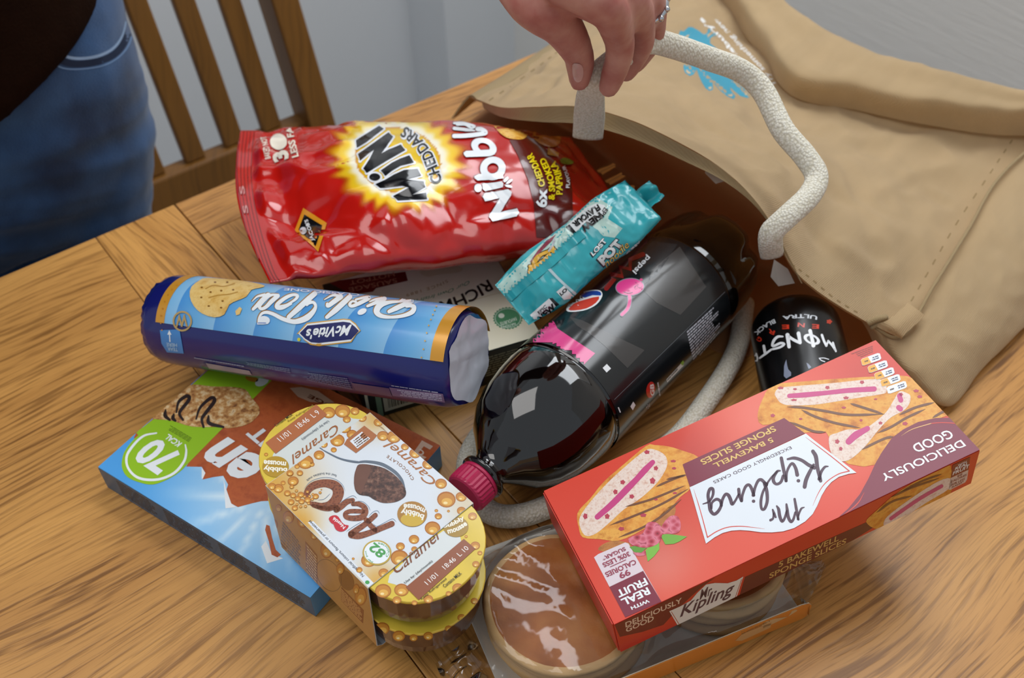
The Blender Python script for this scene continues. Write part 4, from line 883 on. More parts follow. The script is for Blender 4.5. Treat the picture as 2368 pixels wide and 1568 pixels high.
tc = nd.new('ShaderNodeTexCoord'); mp = nd.new('ShaderNodeMapping'); mp.inputs['Rotation'].default_value = (.3, .2, .6); w = nd.new('ShaderNodeTexWave'); w.inputs['Scale'].default_value = 9; w.inputs['Distortion'].default_value = 3; w.inputs['Detail'].default_value = 1; w.wave_profile = 'SAW'
r_ = nd.new('ShaderNodeValToRGB'); r_.color_ramp.elements[0].color = (*lin('#4c93d6'), 1); r_.color_ramp.elements[1].color = (*lin('#8cc0e6'), 1); e = r_.color_ramp.elements.new(.55); e.color = (*lin('#6aaee0'), 1)
lk.new(tc.outputs['Object'], mp.inputs[0]); lk.new(mp.outputs[0], w.inputs['Vector']); lk.new(w.outputs[0], r_.inputs[0]); lk.new(r_.outputs[0], b.inputs['Base Color'])
lab = cylpatch('label', BP, bD, _ba, _bb, BR+.0004, sgA, sgB, tA, tB, blue, bis, 48, 12)
gold = mat('film_gold', '#d99a34', .25, coat=.3, metal=.2)
cylpatch('gold_band', BP, bD, _ba, _bb, BR+.0006, sgA-.004, sgA+.004, tA, tB, gold, bis, 40); cylpatch('gold_band', BP, bD, _ba, _bb, BR+.0006, sgB-.001, sgB+.0085, tA, tB, gold, bis, 40)
A = Art(bis, Curved([wr, lab], 9), .26, .35).crop(570, 650, .16892)
def rt_strokes():
    return [([(2195, 350), (2250, 345), (2295, 365), (2270, 430), (2150, 480), (1980, 500), (1840, 480), (1785, 420), (1830, 340), (1950, 300), (2100, 288), (2260, 275), (2340, 270)], [46, 50, 60, 66, 50, 40, 60, 84, 84, 50, 30, 34, 40]), ([(2260, 285), (2160, 330), (2050, 380), (1955, 425)], [60, 64, 68, 50]), ([(2160, 255), (2110, 285)], 40),
            ([(1890, 250), (1800, 290), (1660, 350)], [60, 56, 36]), ([(1500, 292), (1450, 285), (1415, 325), (1450, 350), (1560, 305), (1680, 240), (1620, 232), (1500, 262)], [30, 30, 40, 44, 56, 50, 36, 30]), ([(1860, 245), (1760, 260), (1690, 290)], [40, 30, 20]),
            ([(1415, 225), (1330, 305), (1220, 405), (1105, 500)], [70, 74, 76, 50]), ([(1420, 222), (1370, 270), (1290, 330)], 40), ([(1290, 225), (1200, 290), (1120, 345), (1110, 320)], [70, 66, 56, 40]), ([(1290, 215), (1180, 205), (1070, 262)], [46, 30, 12]),
            ([(935, 182), (850, 255), (720, 375), (585, 495)], [70, 76, 76, 60]), ([(830, 335), (860, 305), (920, 300), (950, 350), (920, 420), (840, 500), (740, 545), (640, 558), (500, 520), (380, 460), (285, 432), (215, 450), (175, 510), (160, 575)], [30, 46, 40, 40, 60, 84, 76, 62, 54, 48, 44, 36, 26, 10]),
            ([(450, 350), (560, 325), (670, 260), (700, 210), (640, 195), (540, 235), (430, 320), (425, 370), (500, 375), (620, 320)], [24, 26, 36, 44, 40, 50, 56, 50, 40, 20]), ([(430, 210), (340, 290), (270, 360), (205, 385), (185, 340), (260, 250), (340, 200), (440, 195)], [60, 60, 50, 40, 50, 54, 36, 26]), ([(300, 200), (210, 280), (95, 390)], [70, 68, 40]), ([(250, 195), (150, 220), (80, 285)], [40, 26, 10])]
for s_, w_ in rt_strokes():
    A.add('script_shadow', ST([(x-9, y-9) for x, y in s_], np.array(w_)+8 if not np.isscalar(w_) else w_+8, 4), '#9a6c1e', 4); A.add('script_lettering', ST(s_, w_, 5), '#f0f3f6', 6)
A.add('script_lettering', EL((1585, 424), 66, 38, -25), '#f0f3f6', 6); A.add('script_lettering', PG([(150, 588), (172, 520), (220, 482), (285, 490), (325, 530), (300, 588), (170, 596)], 2), '#e8eef4', 6); A.add('cup_saucer', ST([(165, 575), (270, 577)], 10), '#2c62b4', 7)
A.add('badge_gold', PG([(690, 727), (830, 575), (1100, 545), (1330, 520), (1420, 528), (1500, 585), (1567, 682), (1510, 730), (1440, 838), (1000, 890), (880, 872), (790, 805), (745, 720)]), '#d9a02c', 6); A.add('badge_white', PG([(715, 720), (838, 590), (1330, 534), (1420, 542), (1498, 605), (1553, 682), (1500, 735), (1432, 825), (1000, 874), (885, 858), (795, 798)]), '#eef1f4', 7)
A.add('badge_navy', PG([(735, 715), (840, 612), (1330, 562), (1420, 575), (1490, 630), (1545, 685), (1440, 800), (1000, 848), (890, 838), (810, 790)]), '#12185e', 8); A.add('badge_lettering', TX("McVitie's", [(1450, 598), (828, 662), (818, 800), (1398, 752)], .03, .1), '#eef1f4', 9)
A.add('badge_gold', EL((722, 800), 22, 24), '#d8d03a', 6)
A.crop(300, 600, .2551)
bisc = grainy('print_biscuit', ['#c9963f', '#dfb566', '#e8c67e', '#d3a652'], 120, .35, coat=.3)
A.add('biscuit_picture', PG([(640, 190), (700, 172), (900, 185), (1100, 210), (1225, 243), (1180, 262), (1105, 280), (1060, 340), (985, 372), (905, 412), (860, 500), (770, 526), (660, 492), (585, 425), (547, 335), (562, 250)], 2), bisc, 6); A.add('biscuit_picture', PG([(960, 470), (1000, 432), (1020, 450), (1000, 500), (968, 508)]), bisc, 6)
for x, y in ((775, 212), (885, 212), (655, 258), (735, 300), (832, 288), (652, 348), (845, 380), (720, 425), (832, 440), (940, 280)): A.add('biscuit_holes', EL((x, y), 11, 8), '#8a5c22', 7)
for s_ in ([(690, 270), (760, 240), (850, 250), (950, 225)], [(720, 350), (800, 330), (900, 320), (980, 300)]): A.add('biscuit_relief', ST(s_, 9), '#b98a3c', 7)
for x, y in ((427, 232), (383, 272), (347, 322), (318, 382), (300, 446), (286, 510), (285, 578), (295, 640)): A.add('gold_dots', EL((x, y), 7, 7, 0, 8), '#c9892c', 6)
A.add('emblem', EL((480, 560), 88, 92, 0, 36, hole=.82), '#b99a5c', 6); A.add('emblem', TX('W', [(530, 500), (420, 500), (420, 610), (530, 610)], .03), '#b99a5c', 6)
A.add('tear_tab', PG([(275, 640), (430, 635), (455, 640), (492, 852), (340, 840), (290, 760)]), '#3f86cc', 4); A.add('tear_arrow', JOIN(ST([(368, 742), (364, 660)], 10), PG([(345, 680), (362, 640), (382, 680)])), '#eaf0f5', 6)
A.add('tear_lettering', TX('HERE', [(432, 760), (335, 752), (338, 785), (434, 792)], .02), '#a9cbe8', 6); A.add('tear_lettering', TX('TEAR', [(438, 800), (345, 792), (348, 822), (440, 830)], .02), '#a9cbe8', 6)
A.add('small_print', LINES([(1040, 958), (510, 868), (505, 882), (1035, 975)], 1, seed=2, words=26), '#8f96b8', 5); A.add('barcode', PG([(690, 935), (1085, 1005), (1110, 1045), (720, 985)]), '#9a8fa0', 5)
A.add('small_print', LINES([(1450, 985), (1040, 925), (1030, 945), (1460, 1030)], 3, seed=3, words=16), '#6f76a0', 5); A.add('small_print', LINES([(1970, 1070), (1600, 1020), (1590, 1090), (2020, 1180)], 6, seed=4, words=12), '#6f76a0', 5); A.add('barcode', PG([(2010, 1115), (2352, 1165), (2380, 1240), (2050, 1180)]), '#6a5070', 5)
A.crop(750, 580, .2551)
for x, y in ((1016, 507), (1002, 543), (985, 583), (967, 627), (948, 680), (930, 747), (915, 818), (900, 893), (883, 967)): A.add('gold_dots', EL((x, y), 7, 8, 0, 8), '#d9a43a', 6)
A.add('nutrition_table', PG([(590, 1235), (1075, 1295), (1095, 1372), (620, 1310)]), '#8a6e92', 5); A.add('small_print', LINES([(1060, 1300), (640, 1250), (650, 1305), (1070, 1360)], 4, seed=7, words=8), '#d4c8dc', 6)
A.add('small_print', LINES([(1030, 1275), (590, 1212), (590, 1222), (1030, 1290)], 1, seed=8, words=9), '#b9b4cc', 5)
A.crop(570, 650, .16892)
A.add('claim_lettering', TX('CLASSIC ONE', [(1550, 182), (520, 100), (510, 135), (1545, 215)], .02), '#dbe8f4', 6)
A.flush()
# ------------------------------------------------------------------ cola bottle
pa = math.radians(49.3); pD = np.array([math.cos(pa), math.sin(pa), 0]); PR = .0465
PP = np.array([.2397, .6967, PR+.0010]); pb = np.array([0, 0, 1.]); pA_ = np.cross(pb, pD)
cap0 = onz((1088, 1157), PR); PB = PP+pD*((cap0-PP)@pD)
bot = thing('cola_bottle', 'large black cola bottle with a pink cap lying on its side', 'bottle', PB-_Z*PR)
cola = mat('cola_in_clear_plastic', '#070404', .05, spec=.6, coat=.8, coat_rough=.03)
prof = [(.0135, .0125), (.0165, .0125), (.017, .0163), (.0195, .0163), (.020, .0128), (.026, .0130), (.029, .0150), (.0355, .0215), (.043, .0300), (.053, .0372), (.066, .0425), (.080, .0452), (.093, .0463), (.0995, PR-.0002), (.1010, PR-.0010), (.1030, PR-.0010), (.1035, PR-.0004), (.244, PR-.0004), (.2445, PR-.001), (.247, PR-.001), (.250, PR), (.258, PR), (.275, .0455), (.288, .0432), (.300, .0385), (.3065, .031), (.3085, .022)]
seg = 72; vs_, fs = lathe_data(prof, PB, pD, seg); n = len(prof)
for i, (s_, r) in enumerate(prof):      # five-lobed base
    if s_ > .262:
        k_ = (s_-.262)/.046
        for j in range(seg):
            th = 2*math.pi*j/seg; c = PB+pD*s_; vs_[i*seg+j] = c+(vs_[i*seg+j]-c)*(1-.16*k_*max(0, math.cos(5*th))**2)
fs.append(tuple((n-1)*seg+j for j in range(seg))); fs.append(tuple(range(seg-1, -1, -1)))
body = mesh('bottle_body', vs_, fs, cola, bot, True)
pinkm = mat('cap_pink', '#b3234e', .35, coat=.2)
cp = []; seg = 60
vs_, fs = lathe_data([(.0, .0125), (.0008, .0138), (.0022, .0145), (.0128, .0148), (.0133, .0140)], PB, pD, seg)
for i in range(2, 4):
    for j in range(seg):
        c = PB+pD*((.0022, .0128)[i-2]); vs_[i*seg+j] = c+(vs_[i*seg+j]-c)*(1+(.018 if j % 2 else -.018))
fs.append(tuple(range(seg-1, -1, -1))); fs.append(tuple(4*seg+j for j in range(seg))); mesh('cap', vs_, fs, pinkm, bot, False)
lathe('tamper_ring', [(.0136, .0138), (.0137, .0147), (.0160, .0147), (.0161, .0138)], PB, pD, pinkm, bot, 48, caps=(False, False))
labm = mat('label_film', '#14181b', .2, coat=.45, coat_rough=.12)
plab = lathe('label', [(.1037, PR+.0003), (.13, PR+.0003), (.16, PR+.0003), (.19, PR+.0003), (.22, PR+.0003), (.244, PR+.0003)], PB, pD, labm, bot, 72, caps=(False, False))
A = Art(bot, Curved(plab, 9), .22, .4).crop(1100, 430, .2551)
GRY = '#3c3a39'
A.add('label_pattern', PG([(1850, 550), (2090, 915), (1855, 1170), (1640, 1060), (1530, 960), (1600, 760)]), GRY, 1)
A.add('label_pattern', PG([(1450, 700), (1600, 500), (1830, 530), (1650, 800), (1520, 900)]), '#2a2c2e', 1)
A.crop(1000, 600, .4018)
A.add('label_pattern', PG([(790, 330), (860, 350), (1220, 522), (1122, 625), (1050, 555), (985, 492), (900, 425), (830, 380)]), GRY, 1)
A.add('pink_band', PG([(660, 330), (700, 360), (720, 398), (800, 452), (936, 541), (871, 606), (760, 546), (650, 502), (545, 489), (450, 500), (560, 400)]), '#dc3f88', 2)
A.add('label_squares', RECT([(1003, 602), (1027, 628), (1002, 651), (979, 625)]), '#eceef0', 2); A.add('label_squares', RECT([(1155, 818), (1168, 838), (1152, 868), (1138, 846)]), '#eceef0', 2); A.add('label_squares', RECT([(1066, 852), (1072, 850), (1084, 880), (1078, 882)]), '#eceef0', 2); A.add('label_squares', RECT([(1137, 976), (1144, 980), (1138, 994), (1132, 990)]), '#d9dadc', 2)
A.add('label_seam', ST([(1047, 806), (1300, 560), (1500, 365), (1720, 150)], 2.5), '#6f7478', 2)
A.add('small_print', LINES([(1515, 645), (1665, 452), (1640, 250), (1462, 412)], 15, .55, .25, seed=5, words=9), '#c3c7cf', 2)
A.add('badge_red', EL((1255, 750), 25, 47, 8), '#c8322a', 2); A.add('badge_lettering', TX('GB', [(1277, 782), (1273, 716), (1250, 716), (1254, 786)], .03), '#f0e8e6', 3)
A.add('recycling_panel', PG([(1345, 690), (1428, 600), (1446, 608), (1350, 708)]), '#dfe3df', 2); A.add('recycling_mark', PG([(1426, 598), (1440, 580), (1448, 590), (1440, 612)]), '#7db03a', 3); A.add('small_print', LINES([(1352, 700), (1425, 622), (1420, 608), (1348, 690)], 1, .5, seed=2, words=4), '#222222', 4)
A.add('small_print', LINES([(1320, 822), (1300, 700), (1290, 705), (1310, 830)], 1, .7, seed=3, words=8), '#c9ccd0', 2); A.add('small_print', LINES([(1260, 920), (1250, 820), (1225, 835), (1240, 930)], 3, .5, seed=4, words=6), '#b9bcc0', 2)
A.add('small_print', LINES([(1360, 790), (1470, 660), (1460, 640), (1350, 770)], 2, .5, seed=6, words=9), '#a08a80', 2); A.add('cherry_mark', EL((1205, 940), 14, 12), '#c8407e', 2)
A.crop(1100, 430, .2551)
A.add('globe_white', PG([(823, 1132), (850, 1060), (950, 972), (1060, 945), (1132, 952), (1148, 1000), (1100, 1072), (1010, 1122), (900, 1142)], 3), '#eef0f2', 2)
A.add('globe_blue', PG([(955, 985), (1060, 952), (1128, 962), (1134, 995), (1060, 992), (990, 1015)], 2), '#2348a0', 3); A.add('globe_red', PG([(842, 1122), (900, 1065), (1000, 1030), (1120, 1004), (1090, 1062), (1005, 1112), (900, 1130)], 2), '#cf3b24', 3)
A.add('brand_lettering', TP('pepsi', [(1548, 618), (1480, 690), (1408, 762)], 62, .02), '#eef0f2', 3)
A.add('brand_lettering_red', ST([(1185, 930), (1255, 845), (1215, 800), (1330, 820), (1310, 735), (1400, 755), (1400, 670), (1515, 622)], 44, 1, raw=True), '#8a1e1e', 2)
A.add('cherry_outline', EL((1398, 918), 132, 82, -4), '#8a8a96', 2); A.add('cherry_outline', ST([(1388, 960), (1396, 1040), (1375, 1115), (1325, 1168)], 40), '#8a8a96', 2); A.add('cherry_mark', EL((1398, 918), 124, 74, -4), '#dd3f8b', 3); A.add('cherry_mark', ST([(1388, 960), (1396, 1040), (1375, 1115), (1325, 1168)], 28), '#dd3f8b', 3); A.add('cherry_crease', ST([(1345, 965), (1385, 975), (1420, 968)], 8), '#6a1a44', 4)
for k in range(26): 
    rnd = random.Random(k); A.add('cherry_dots', EL((1430+rnd.random()*80, 870+rnd.random()*70), 4, 4, 0, 6), '#8a2a5c', 4)
A.add('cherry_mark', EL((1500, 852), 14, 12), '#d0407f', 3)
A.flush()
# ------------------------------------------------------------------ energy drink can
ca = math.radians(86.5); cD = np.array([math.cos(ca), math.sin(ca), 0]); CR_ = .033
cP = np.array([.2135, .5475, CR_+.0010])
can = thing('energy_drink_can', 'black energy drink can lying under the red cake box', 'can', cP-_Z*CR_)
canm = mat('can_black', '#08080a', .27, metal=.35, coat=.25, coat_rough=.25)
cb = lathe('can_body', [(-.0015, .0235), (-.004, .0262), (-.008, .0302), (-.013, .0326), (-.017, CR_)]+[(-.017-.0133*k, CR_) for k in range(1, 10)]+[(-.142, .0325), (-.150, .0295), (-.157, .0272), (-.160, .027)], cP, cD, canm, can, 64)
alu = mat('can_aluminium', '#b9bcc0', .3, metal=1)
lathe('base_rim', [(-.0052, .0240), (-.0015, .0238), (0, .0228), (-.001, .0215), (-.006, .017), (-.0085, .008), (-.009, .001)], cP, cD, alu, can, 48, caps=(False, False))
lathe('lid_rim', [(-.158, .0272), (-.1605, .0272), (-.162, .0262), (-.1605, .025), (-.157, .024), (-.156, .0)], cP, cD, alu, can, 48, caps=(False, False))
A = Art(can, Curved(cb, 6), .3, .2).crop(1720, 710, .12118)
for s_, w_ in (([(1490, 535), (1530, 650), (1575, 740)], 46), ([(1575, 740), (1612, 650)], 34), ([(1610, 648), (1690, 740), (1755, 845)], [40, 40, 30]), ([(1700, 680), (1725, 760), (1755, 845)], 36), ([(1265, 455), (1300, 600), (1328, 735)], [70, 62, 78]),
               ([(835, 535), (865, 760)], [78, 64]), ([(850, 560), (960, 632), (1075, 685)], 56), ([(1045, 505), (1078, 680)], [72, 58]), ([(745, 565), (650, 568), (575, 640), (545, 740), (600, 735), (700, 690), (775, 708), (690, 770), (545, 808)], [30, 50, 54, 46, 46, 48, 44, 44, 38]), ([(383, 745), (405, 870)], 52), ([(305, 975), (420, 890), (528, 812)], [34, 46, 36]), ([(240, 890), (262, 1000), (188, 1125)], 30), ([(150, 1010), (240, 900)], 26), ([(160, 1075), (258, 1000)], 26)):
    A.add('brand_lettering', ST(s_, w_, 3), '#e8ebee', 1)
A.add('brand_lettering', EL((1298, 618), 165, 92, 22, 32, hole=.62), '#e8ebee', 1)
for t, c, an in (('E', (1368, 372), 176), ('N', (1095, 345), 174), ('E', (797, 380), 182), ('R', (525, 475), 160), ('G', (298, 618), 145), ('Y', (152, 790), 130)):
    a_ = math.radians(an); dx = np.array([math.cos(a_), -math.sin(a_)]); dy = np.array([-math.sin(a_), -math.cos(a_)]); c = np.array(c); w_ = 68 if t != 'Y' else 30
    if t == 'G': w_ = 48
    A.add('energy_lettering', TX(t, [c-dx*w_-dy*42, c+dx*w_-dy*42, c+dx*w_+dy*42, c-dx*w_+dy*42], .03), '#c8371f', 1)
A.add('variant_lettering', TP('ULTRA', [(1408, 172), (1200, 138), (1000, 140), (735, 172)], 76, .03), '#c9cdd2', 1); A.add('variant_lettering', TP('BLACK', [(582, 228), (450, 290), (320, 375), (190, 490)], 84, .03), '#c9cdd2', 1)
A.add('claw_mark', PG([(812, 1000), (790, 1060), (770, 1130), (765, 1320), (812, 1366), (902, 1312), (905, 1250), (850, 1190), (830, 1120)]), '#7f889c', 1); A.add('claw_mark', PG([(1195, 1065), (1215, 1130), (1240, 1185), (1290, 1150), (1235, 1085)]), '#7f889c', 1); A.add('claw_mark', ST([(1438, 978), (1530, 975), (1620, 1000)], 16), '#dfe3e8', 1); A.add('claw_mark', ST([(1440, 982), (1480, 1020), (1545, 1045)], 18), '#dfe3e8', 1)
A.add('side_mark', STAR((1630, 280), 62, 5, .3, 50), '#b3331c', 1)
A.flush()
# ------------------------------------------------------------------ pancake pack
py_ = math.radians(21.4); eX = np.array([math.cos(py_), math.sin(py_), 0]); eY = np.array([-eX[1], eX[0], 0])
def PL(x, y, z=0.): return eX*x+eY*y+_Z*z
TX0, TX1, TY0, TY1 = .088, .281, .2285, .3515
pk = thing('pancake_pack', 'clear film pack of pancakes on a white card tray with an orange side', 'food pack', PL((TX0+TX1)/2, (TY0+TY1)/2, 0))
cardw = mat('card_white', '#e4e0d6', .55); orange = mat('card_orange', '#cf7c24', .4, coat=.2, var=.12, vscale=40)
box('tray', PL(TX0, TY0, .0004), eX*(TX1-TX0), eY*(TY1-TY0), _Z*.0012, cardw, pk, .0003)
def wall(name, m, off):
    prof = [(TX0, .002), (TX0, .027), (TX1-.010, .027), (TX1-.004, .025), (TX1-.001, .020), (TX1, .004), (TX1-.002, .002)]
    vs_ = [PL(x, TY0-off-(z/.027)*.003, z) for x, z in prof]+[PL(x, TY0-off-(z/.027)*.003-.0006, z) for x, z in prof]; n = len(prof)
    fs = [tuple(range(n)), tuple(range(2*n-1, n-1, -1))]+[(i, (i+1) % n, n+(i+1) % n, n+i)[::-1] for i in range(n)]
    return mesh(name, vs_, fs, m, pk)
wall('card_lining', mat('card_cream', '#d9cdb4', .5), 0); fw = wall('front_panel', orange, .0007)
A = Art(pk, Curved(fw, 30), .4, .2).crop(1700, 1168, .2551)
A.add('panel_mark', EL((655, 780), 30, 38, 15), '#8aa02c', 1); A.add('panel_mark', EL((642, 868), 30, 32, 10), '#b9ad98', 1); A.add('panel_box', PG([(300, 1040), (540, 925), (565, 930), (560, 960), (480, 1010), (250, 1120), (240, 1090)]), '#c9a878', 1)
A.add('small_print', LINES([(60, 1180), (360, 1040), (350, 1000), (50, 1140)], 2, .5, seed=2, words=9), '#9a6a34', 1); A.add('panel_box', PG([(0, 1230), (60, 1170), (330, 1060), (320, 1110), (60, 1230)]), '#c99c66', 1)
A.flush()
pcm = mat('pancake_brown', '#a5622c', .55, spec=.35, bump=.6, bscale=160); nt, nd, lk, b = nodes_of(pcm)
tc = nd.new('ShaderNodeTexCoord'); n1 = nd.new('ShaderNodeTexNoise'); n1.inputs['Scale'].default_value = 28; n1.inputs['Detail'].default_value = 6; r1 = nd.new('ShaderNodeValToRGB'); e = r1.color_ramp.elements
e[0].position = .3; e[0].color = (*lin('#8a4d20'), 1); e[1].position = .75; e[1].color = (*lin('#c58a4a'), 1); x = e.new(.5); x.color = (*lin('#ad6a32'), 1)
lk.new(tc.outputs['Object'], n1.inputs['Vector']); lk.new(n1.outputs[0], r1.inputs[0]); lk.new(r1.outputs[0], b.inputs['Base Color'])
edge = mat('pancake_edge', '#cfa873', .7, bump=.4, bscale=200, var=.15, vscale=60)
def pancake(cx, cy, z0, R, seed, label):
    seg = 48; prof = [(0, .001), (.0, .5), (.0004, .86), (.0019, .96), (.0038, 1.0), (.0056, .975), (.0070, .90), (.0076, .6), (.0077, .3), (.0077, .001)]
    vs_, fs = [], []; rd = random.Random(seed); cx += rd.uniform(-.0015, .0015); cy += rd.uniform(-.0015, .0015)
    t = thing('pancake', label, 'pancake', PL(cx, cy, z0), 'pancakes in the film pack')
    for s_, k in prof:
        for j in range(seg):
            th = 2*math.pi*j/seg; rr_ = R*k*(1+.025*noise.noise(Vector((math.cos(th)*1.5, math.sin(th)*1.5, seed))))
            vs_.append(PL(cx+rr_*math.cos(th), cy+rr_*math.sin(th), z0+s_))
    for i in range(len(prof)-1):
        for j in range(seg): k = (j+1) % seg; fs.append((i*seg+j, i*seg+k, (i+1)*seg+k, (i+1)*seg+j))
    o = mesh('griddled_cake', vs_, fs, pcm, t, True); o.data.materials.append(edge)
    for p in o.data.polygons:
        i = p.index//seg
        if 2 <= i <= 5: p.material_index = 1
    return t
for s_, (cx, cy, R) in enumerate(((.1430, .2805, .0485), (.2400, .2800, .0465))):
    for k in range(4):
        where = 'beside the mousse pots' if s_ == 0 else 'under the red cake box'
        lev = ('lowest', 'second', 'third', 'topmost')[k]
        pancake(cx+.0012*k*(1 if s_ else -1), cy+.001*(k % 2), .0018+k*.0079, R*(1-.012*(k % 2)), 10*s_+k, '%s brown pancake of the stack %s, inside the film pack' % (lev, where))
def film_mat(name, tint='#ffffff', rough=.07, k=1.0):
    if name in MATS: return MATS[name]
    m = bpy.data.materials.new(name); m.use_nodes = True; MATS[name] = m; nt = m.node_tree; nd = nt.nodes; nd.clear(); lk = nt.links
    out = nd.new('ShaderNodeOutputMaterial'); tr = nd.new('ShaderNodeBsdfTransparent'); tr.inputs[0].default_value = (*lin(tint), 1); gl = nd.new('ShaderNodeBsdfGlossy'); gl.inputs['Roughness'].default_value = rough
    fr_ = nd.new('ShaderNodeFresnel'); fr_.inputs[0].default_value = 1.5; mu = nd.new('ShaderNodeMath'); mu.operation = 'MULTIPLY'; mu.inputs[1].default_value = 1.2*k; mu.use_clamp = True; lk.new(fr_.outputs[0], mu.inputs[0])
    tc = nd.new('ShaderNodeTexCoord'); n = nd.new('ShaderNodeTexNoise'); n.inputs['Scale'].default_value = 45; n.inputs['Detail'].default_value = 2; bp = nd.new('ShaderNodeBump'); bp.inputs['Strength'].default_value = .25; bp.inputs['Distance'].default_value = .002; lk.new(tc.outputs['Object'], n.inputs['Vector']); lk.new(n.outputs[0], bp.inputs['Height']); lk.new(bp.outputs[0], gl.inputs['Normal'])
    mx = nd.new('ShaderNodeMixShader'); lk.new(mu.outputs[0], mx.inputs[0]); lk.new(tr.outputs[0], mx.inputs[1]); lk.new(gl.outputs[0], mx.inputs[2]); lk.new(mx.outputs[0], out.inputs[0]); return m
film = film_mat('clear_film')
def film_top():
    nx, ny = 70, 48; vs_ = []
    for i in range(nx):
        for j in range(ny):
            a, b_ = i/(nx-1), j/(ny-1); x = TX0-.002+(TX1-TX0+.004)*a; y = TY0-.0042+(TY1-TY0+.005)*b_
            up = .0356*min(1, sstep(0, .16, a)*1.0)*sstep(1.0, .80, b_)*sstep(1.02, .93, a)
            e0 = .0275*sstep(0, .04, a)*(1-sstep(0, .22, b_))*sstep(1.0, .96, a)
            z = max(up*sstep(-.25, .18, b_)*.8, e0)
            for scx, scy, sR in ((.1430, .2805, .0485), (.2400, .2800, .0465)): z = max(z, .0352*sstep(sR+.022, sR+.001, math.hypot(x-scx, y-scy)) if y > TY0+.002 else 0)
            dip = .004*math.exp(-((x-.186)/.012)**2)*sstep(0, .3, b_)
            w = .0012*(1-abs(noise.noise(Vector((x*55+y*25, y*40, 1))))*2)+.0006*noise.noise(Vector((x*120, y*120, 4)))
            z = max(.0024, z-dip*.5+abs(w)*.7*sstep(.0, .1, a)); vs_.append(PL(x, y, z))
    return mesh('film', vs_, grid_faces(nx, ny), film, pk, True)
film_top()
def crimp():
    nx, ny = 26, 40; vs_ = []
    for i in range(nx):
        for j in range(ny):
            a, b_ = i/(nx-1), j/(ny-1); x = TX0-.0005-.030*a; y = .236+.060*b_-.012*a
            z = .0022+.004*a+.0008*math.sin(b_*46+2*noise.noise(Vector((a*5, b_*6, 2))))*sstep(.1, .5, a)+.003*noise.noise(Vector((a*3, b_*5, 7)))+.002
            vs_.append(PL(x, y, max(.001, z)))
    return mesh('film_seal', vs_, grid_faces(nx, ny), film_mat('clear_film_creased', '#f6f6f7', .10, 1.3), pk, True)
crimp()
def tail():
    nx, ny = 26, 22; vs_ = []
    for i in range(nx):
        for j in range(ny):
            a, b_ = i/(nx-1), j/(ny-1); x = TX1+.0005+.032*a; y = TY0+.002+(.05*(1-a)**1.5+.006)*b_+.022*a
            z = .0225*(1-a)**1.6*sstep(-.1, .4, b_)+.004*abs(noise.noise(Vector((a*4+b_*3, b_*5, 3))))+.0015
            vs_.append(PL(x, y, z))
    return mesh('film_tail', vs_, grid_faces(nx, ny), film_mat('clear_film_creased', '#f6f6f7', .10, 1.3), pk, True)
tail()
# ------------------------------------------------------------------ crisp multipack
LF, LN = onz((556, 303), .066), onz((624, 655), .094)
RF, RN = onz((1318, 318), .075), onz((1492, 548), .084)
crisp = thing('snack_bag', 'shiny red snack multipack bag lying half inside the jute bag', 'snack bag', (LF+LN+RF+RN)/4-_Z*.055)
def bag_pt(u, v, side):
    c = (LN*(1-u)+RN*u)*(1-v)+(LF*(1-u)+RF*u)*v
    fu = sstep(.045, .40, u)*sstep(1.01, .72, u); gv = max(0, 1-(2*v-1)**2)**.62
    pinch = 1-.05*math.sin(math.pi*min(1, u/.45))*0
    h = fu*gv
    seal = sstep(.075, .045, u)+sstep(.955, .975, u)
    X, Y = u*.34, v*.21
    fold = .0120*sstep(.42, .07, u)*(1-seal)*(1-abs(noise.noise(Vector((Y*26+X*6, X*9, 2.3))))*2.2)*min(1, gv+.2)
    near = sstep(.42, .05, v)
    crease = .0075*near*(1-seal)*(abs(noise.noise(Vector((X*24, Y*20, 5.1))))-.25)
    vd = noise.voronoi(Vector((X*26+.3*Y, Y*30, 1.5)))[0]; fac = (min(.35, vd[1]-vd[0])-.17)*.011*(1-seal)*(sstep(.62, .08, u)*.8+near*.7)
    fac -= .0085*math.exp(-((u-.115)/.028)**2)*gv*(.6+.8*noise.noise(Vector((v*5, 3, 1))))
    gen = fac+.0040*(1-seal)*(1-abs(noise.noise(Vector((X*15+Y*5, Y*14-X*4, 9.7))))*2)+.0010*noise.noise(Vector((X*60, Y*60, 1)))
    z = (.040*h+fold*.8+crease+gen*.8) if side > 0 else (-.036*h+crease*.3)
    z += seal*(.0016*noise.noise(Vector((Y*30, 0, 3)))+ (.0005*math.sin(u*1900) if u < .08 else 0))
    z += (.0005 if side > 0 else -.0005)
    edge = .010*(noise.noise(Vector((X*22, 0 if v < .5 else 9, 1))))*(abs(2*v-1)**6)*(1-seal)
    c = c+(LN-LF)/np.linalg.norm(LN-LF)*edge*(1 if v < .5 else -1)
    c = c-(RN-LN)/np.linalg.norm(RN-LN)*.0125*math.sin(math.pi*v)*sstep(.35, 0, u)
    return c+_Z*z
nu, nv = 150, 84
vs_ = []
for side in (1, -1):
    for i in range(nu):
        for j in range(nv): vs_.append(bag_pt(i/(nu-1), j/(nv-1), side))
fs = grid_faces(nu, nv); k0 = nu*nv; fs = [f[::-1] for f in fs]+[tuple(k0+i for i in f) for f in fs]
for i in range(nu-1): fs += [(i*nv, (i+1)*nv, k0+(i+1)*nv, k0+i*nv), (i*nv+nv-1, k0+i*nv+nv-1, k0+(i+1)*nv+nv-1, (i+1)*nv+nv-1)]
for j in range(nv-1): fs += [(j+1, j, k0+j, k0+j+1), ((nu-1)*nv+j, (nu-1)*nv+j+1, k0+(nu-1)*nv+j+1, k0+(nu-1)*nv+j)]
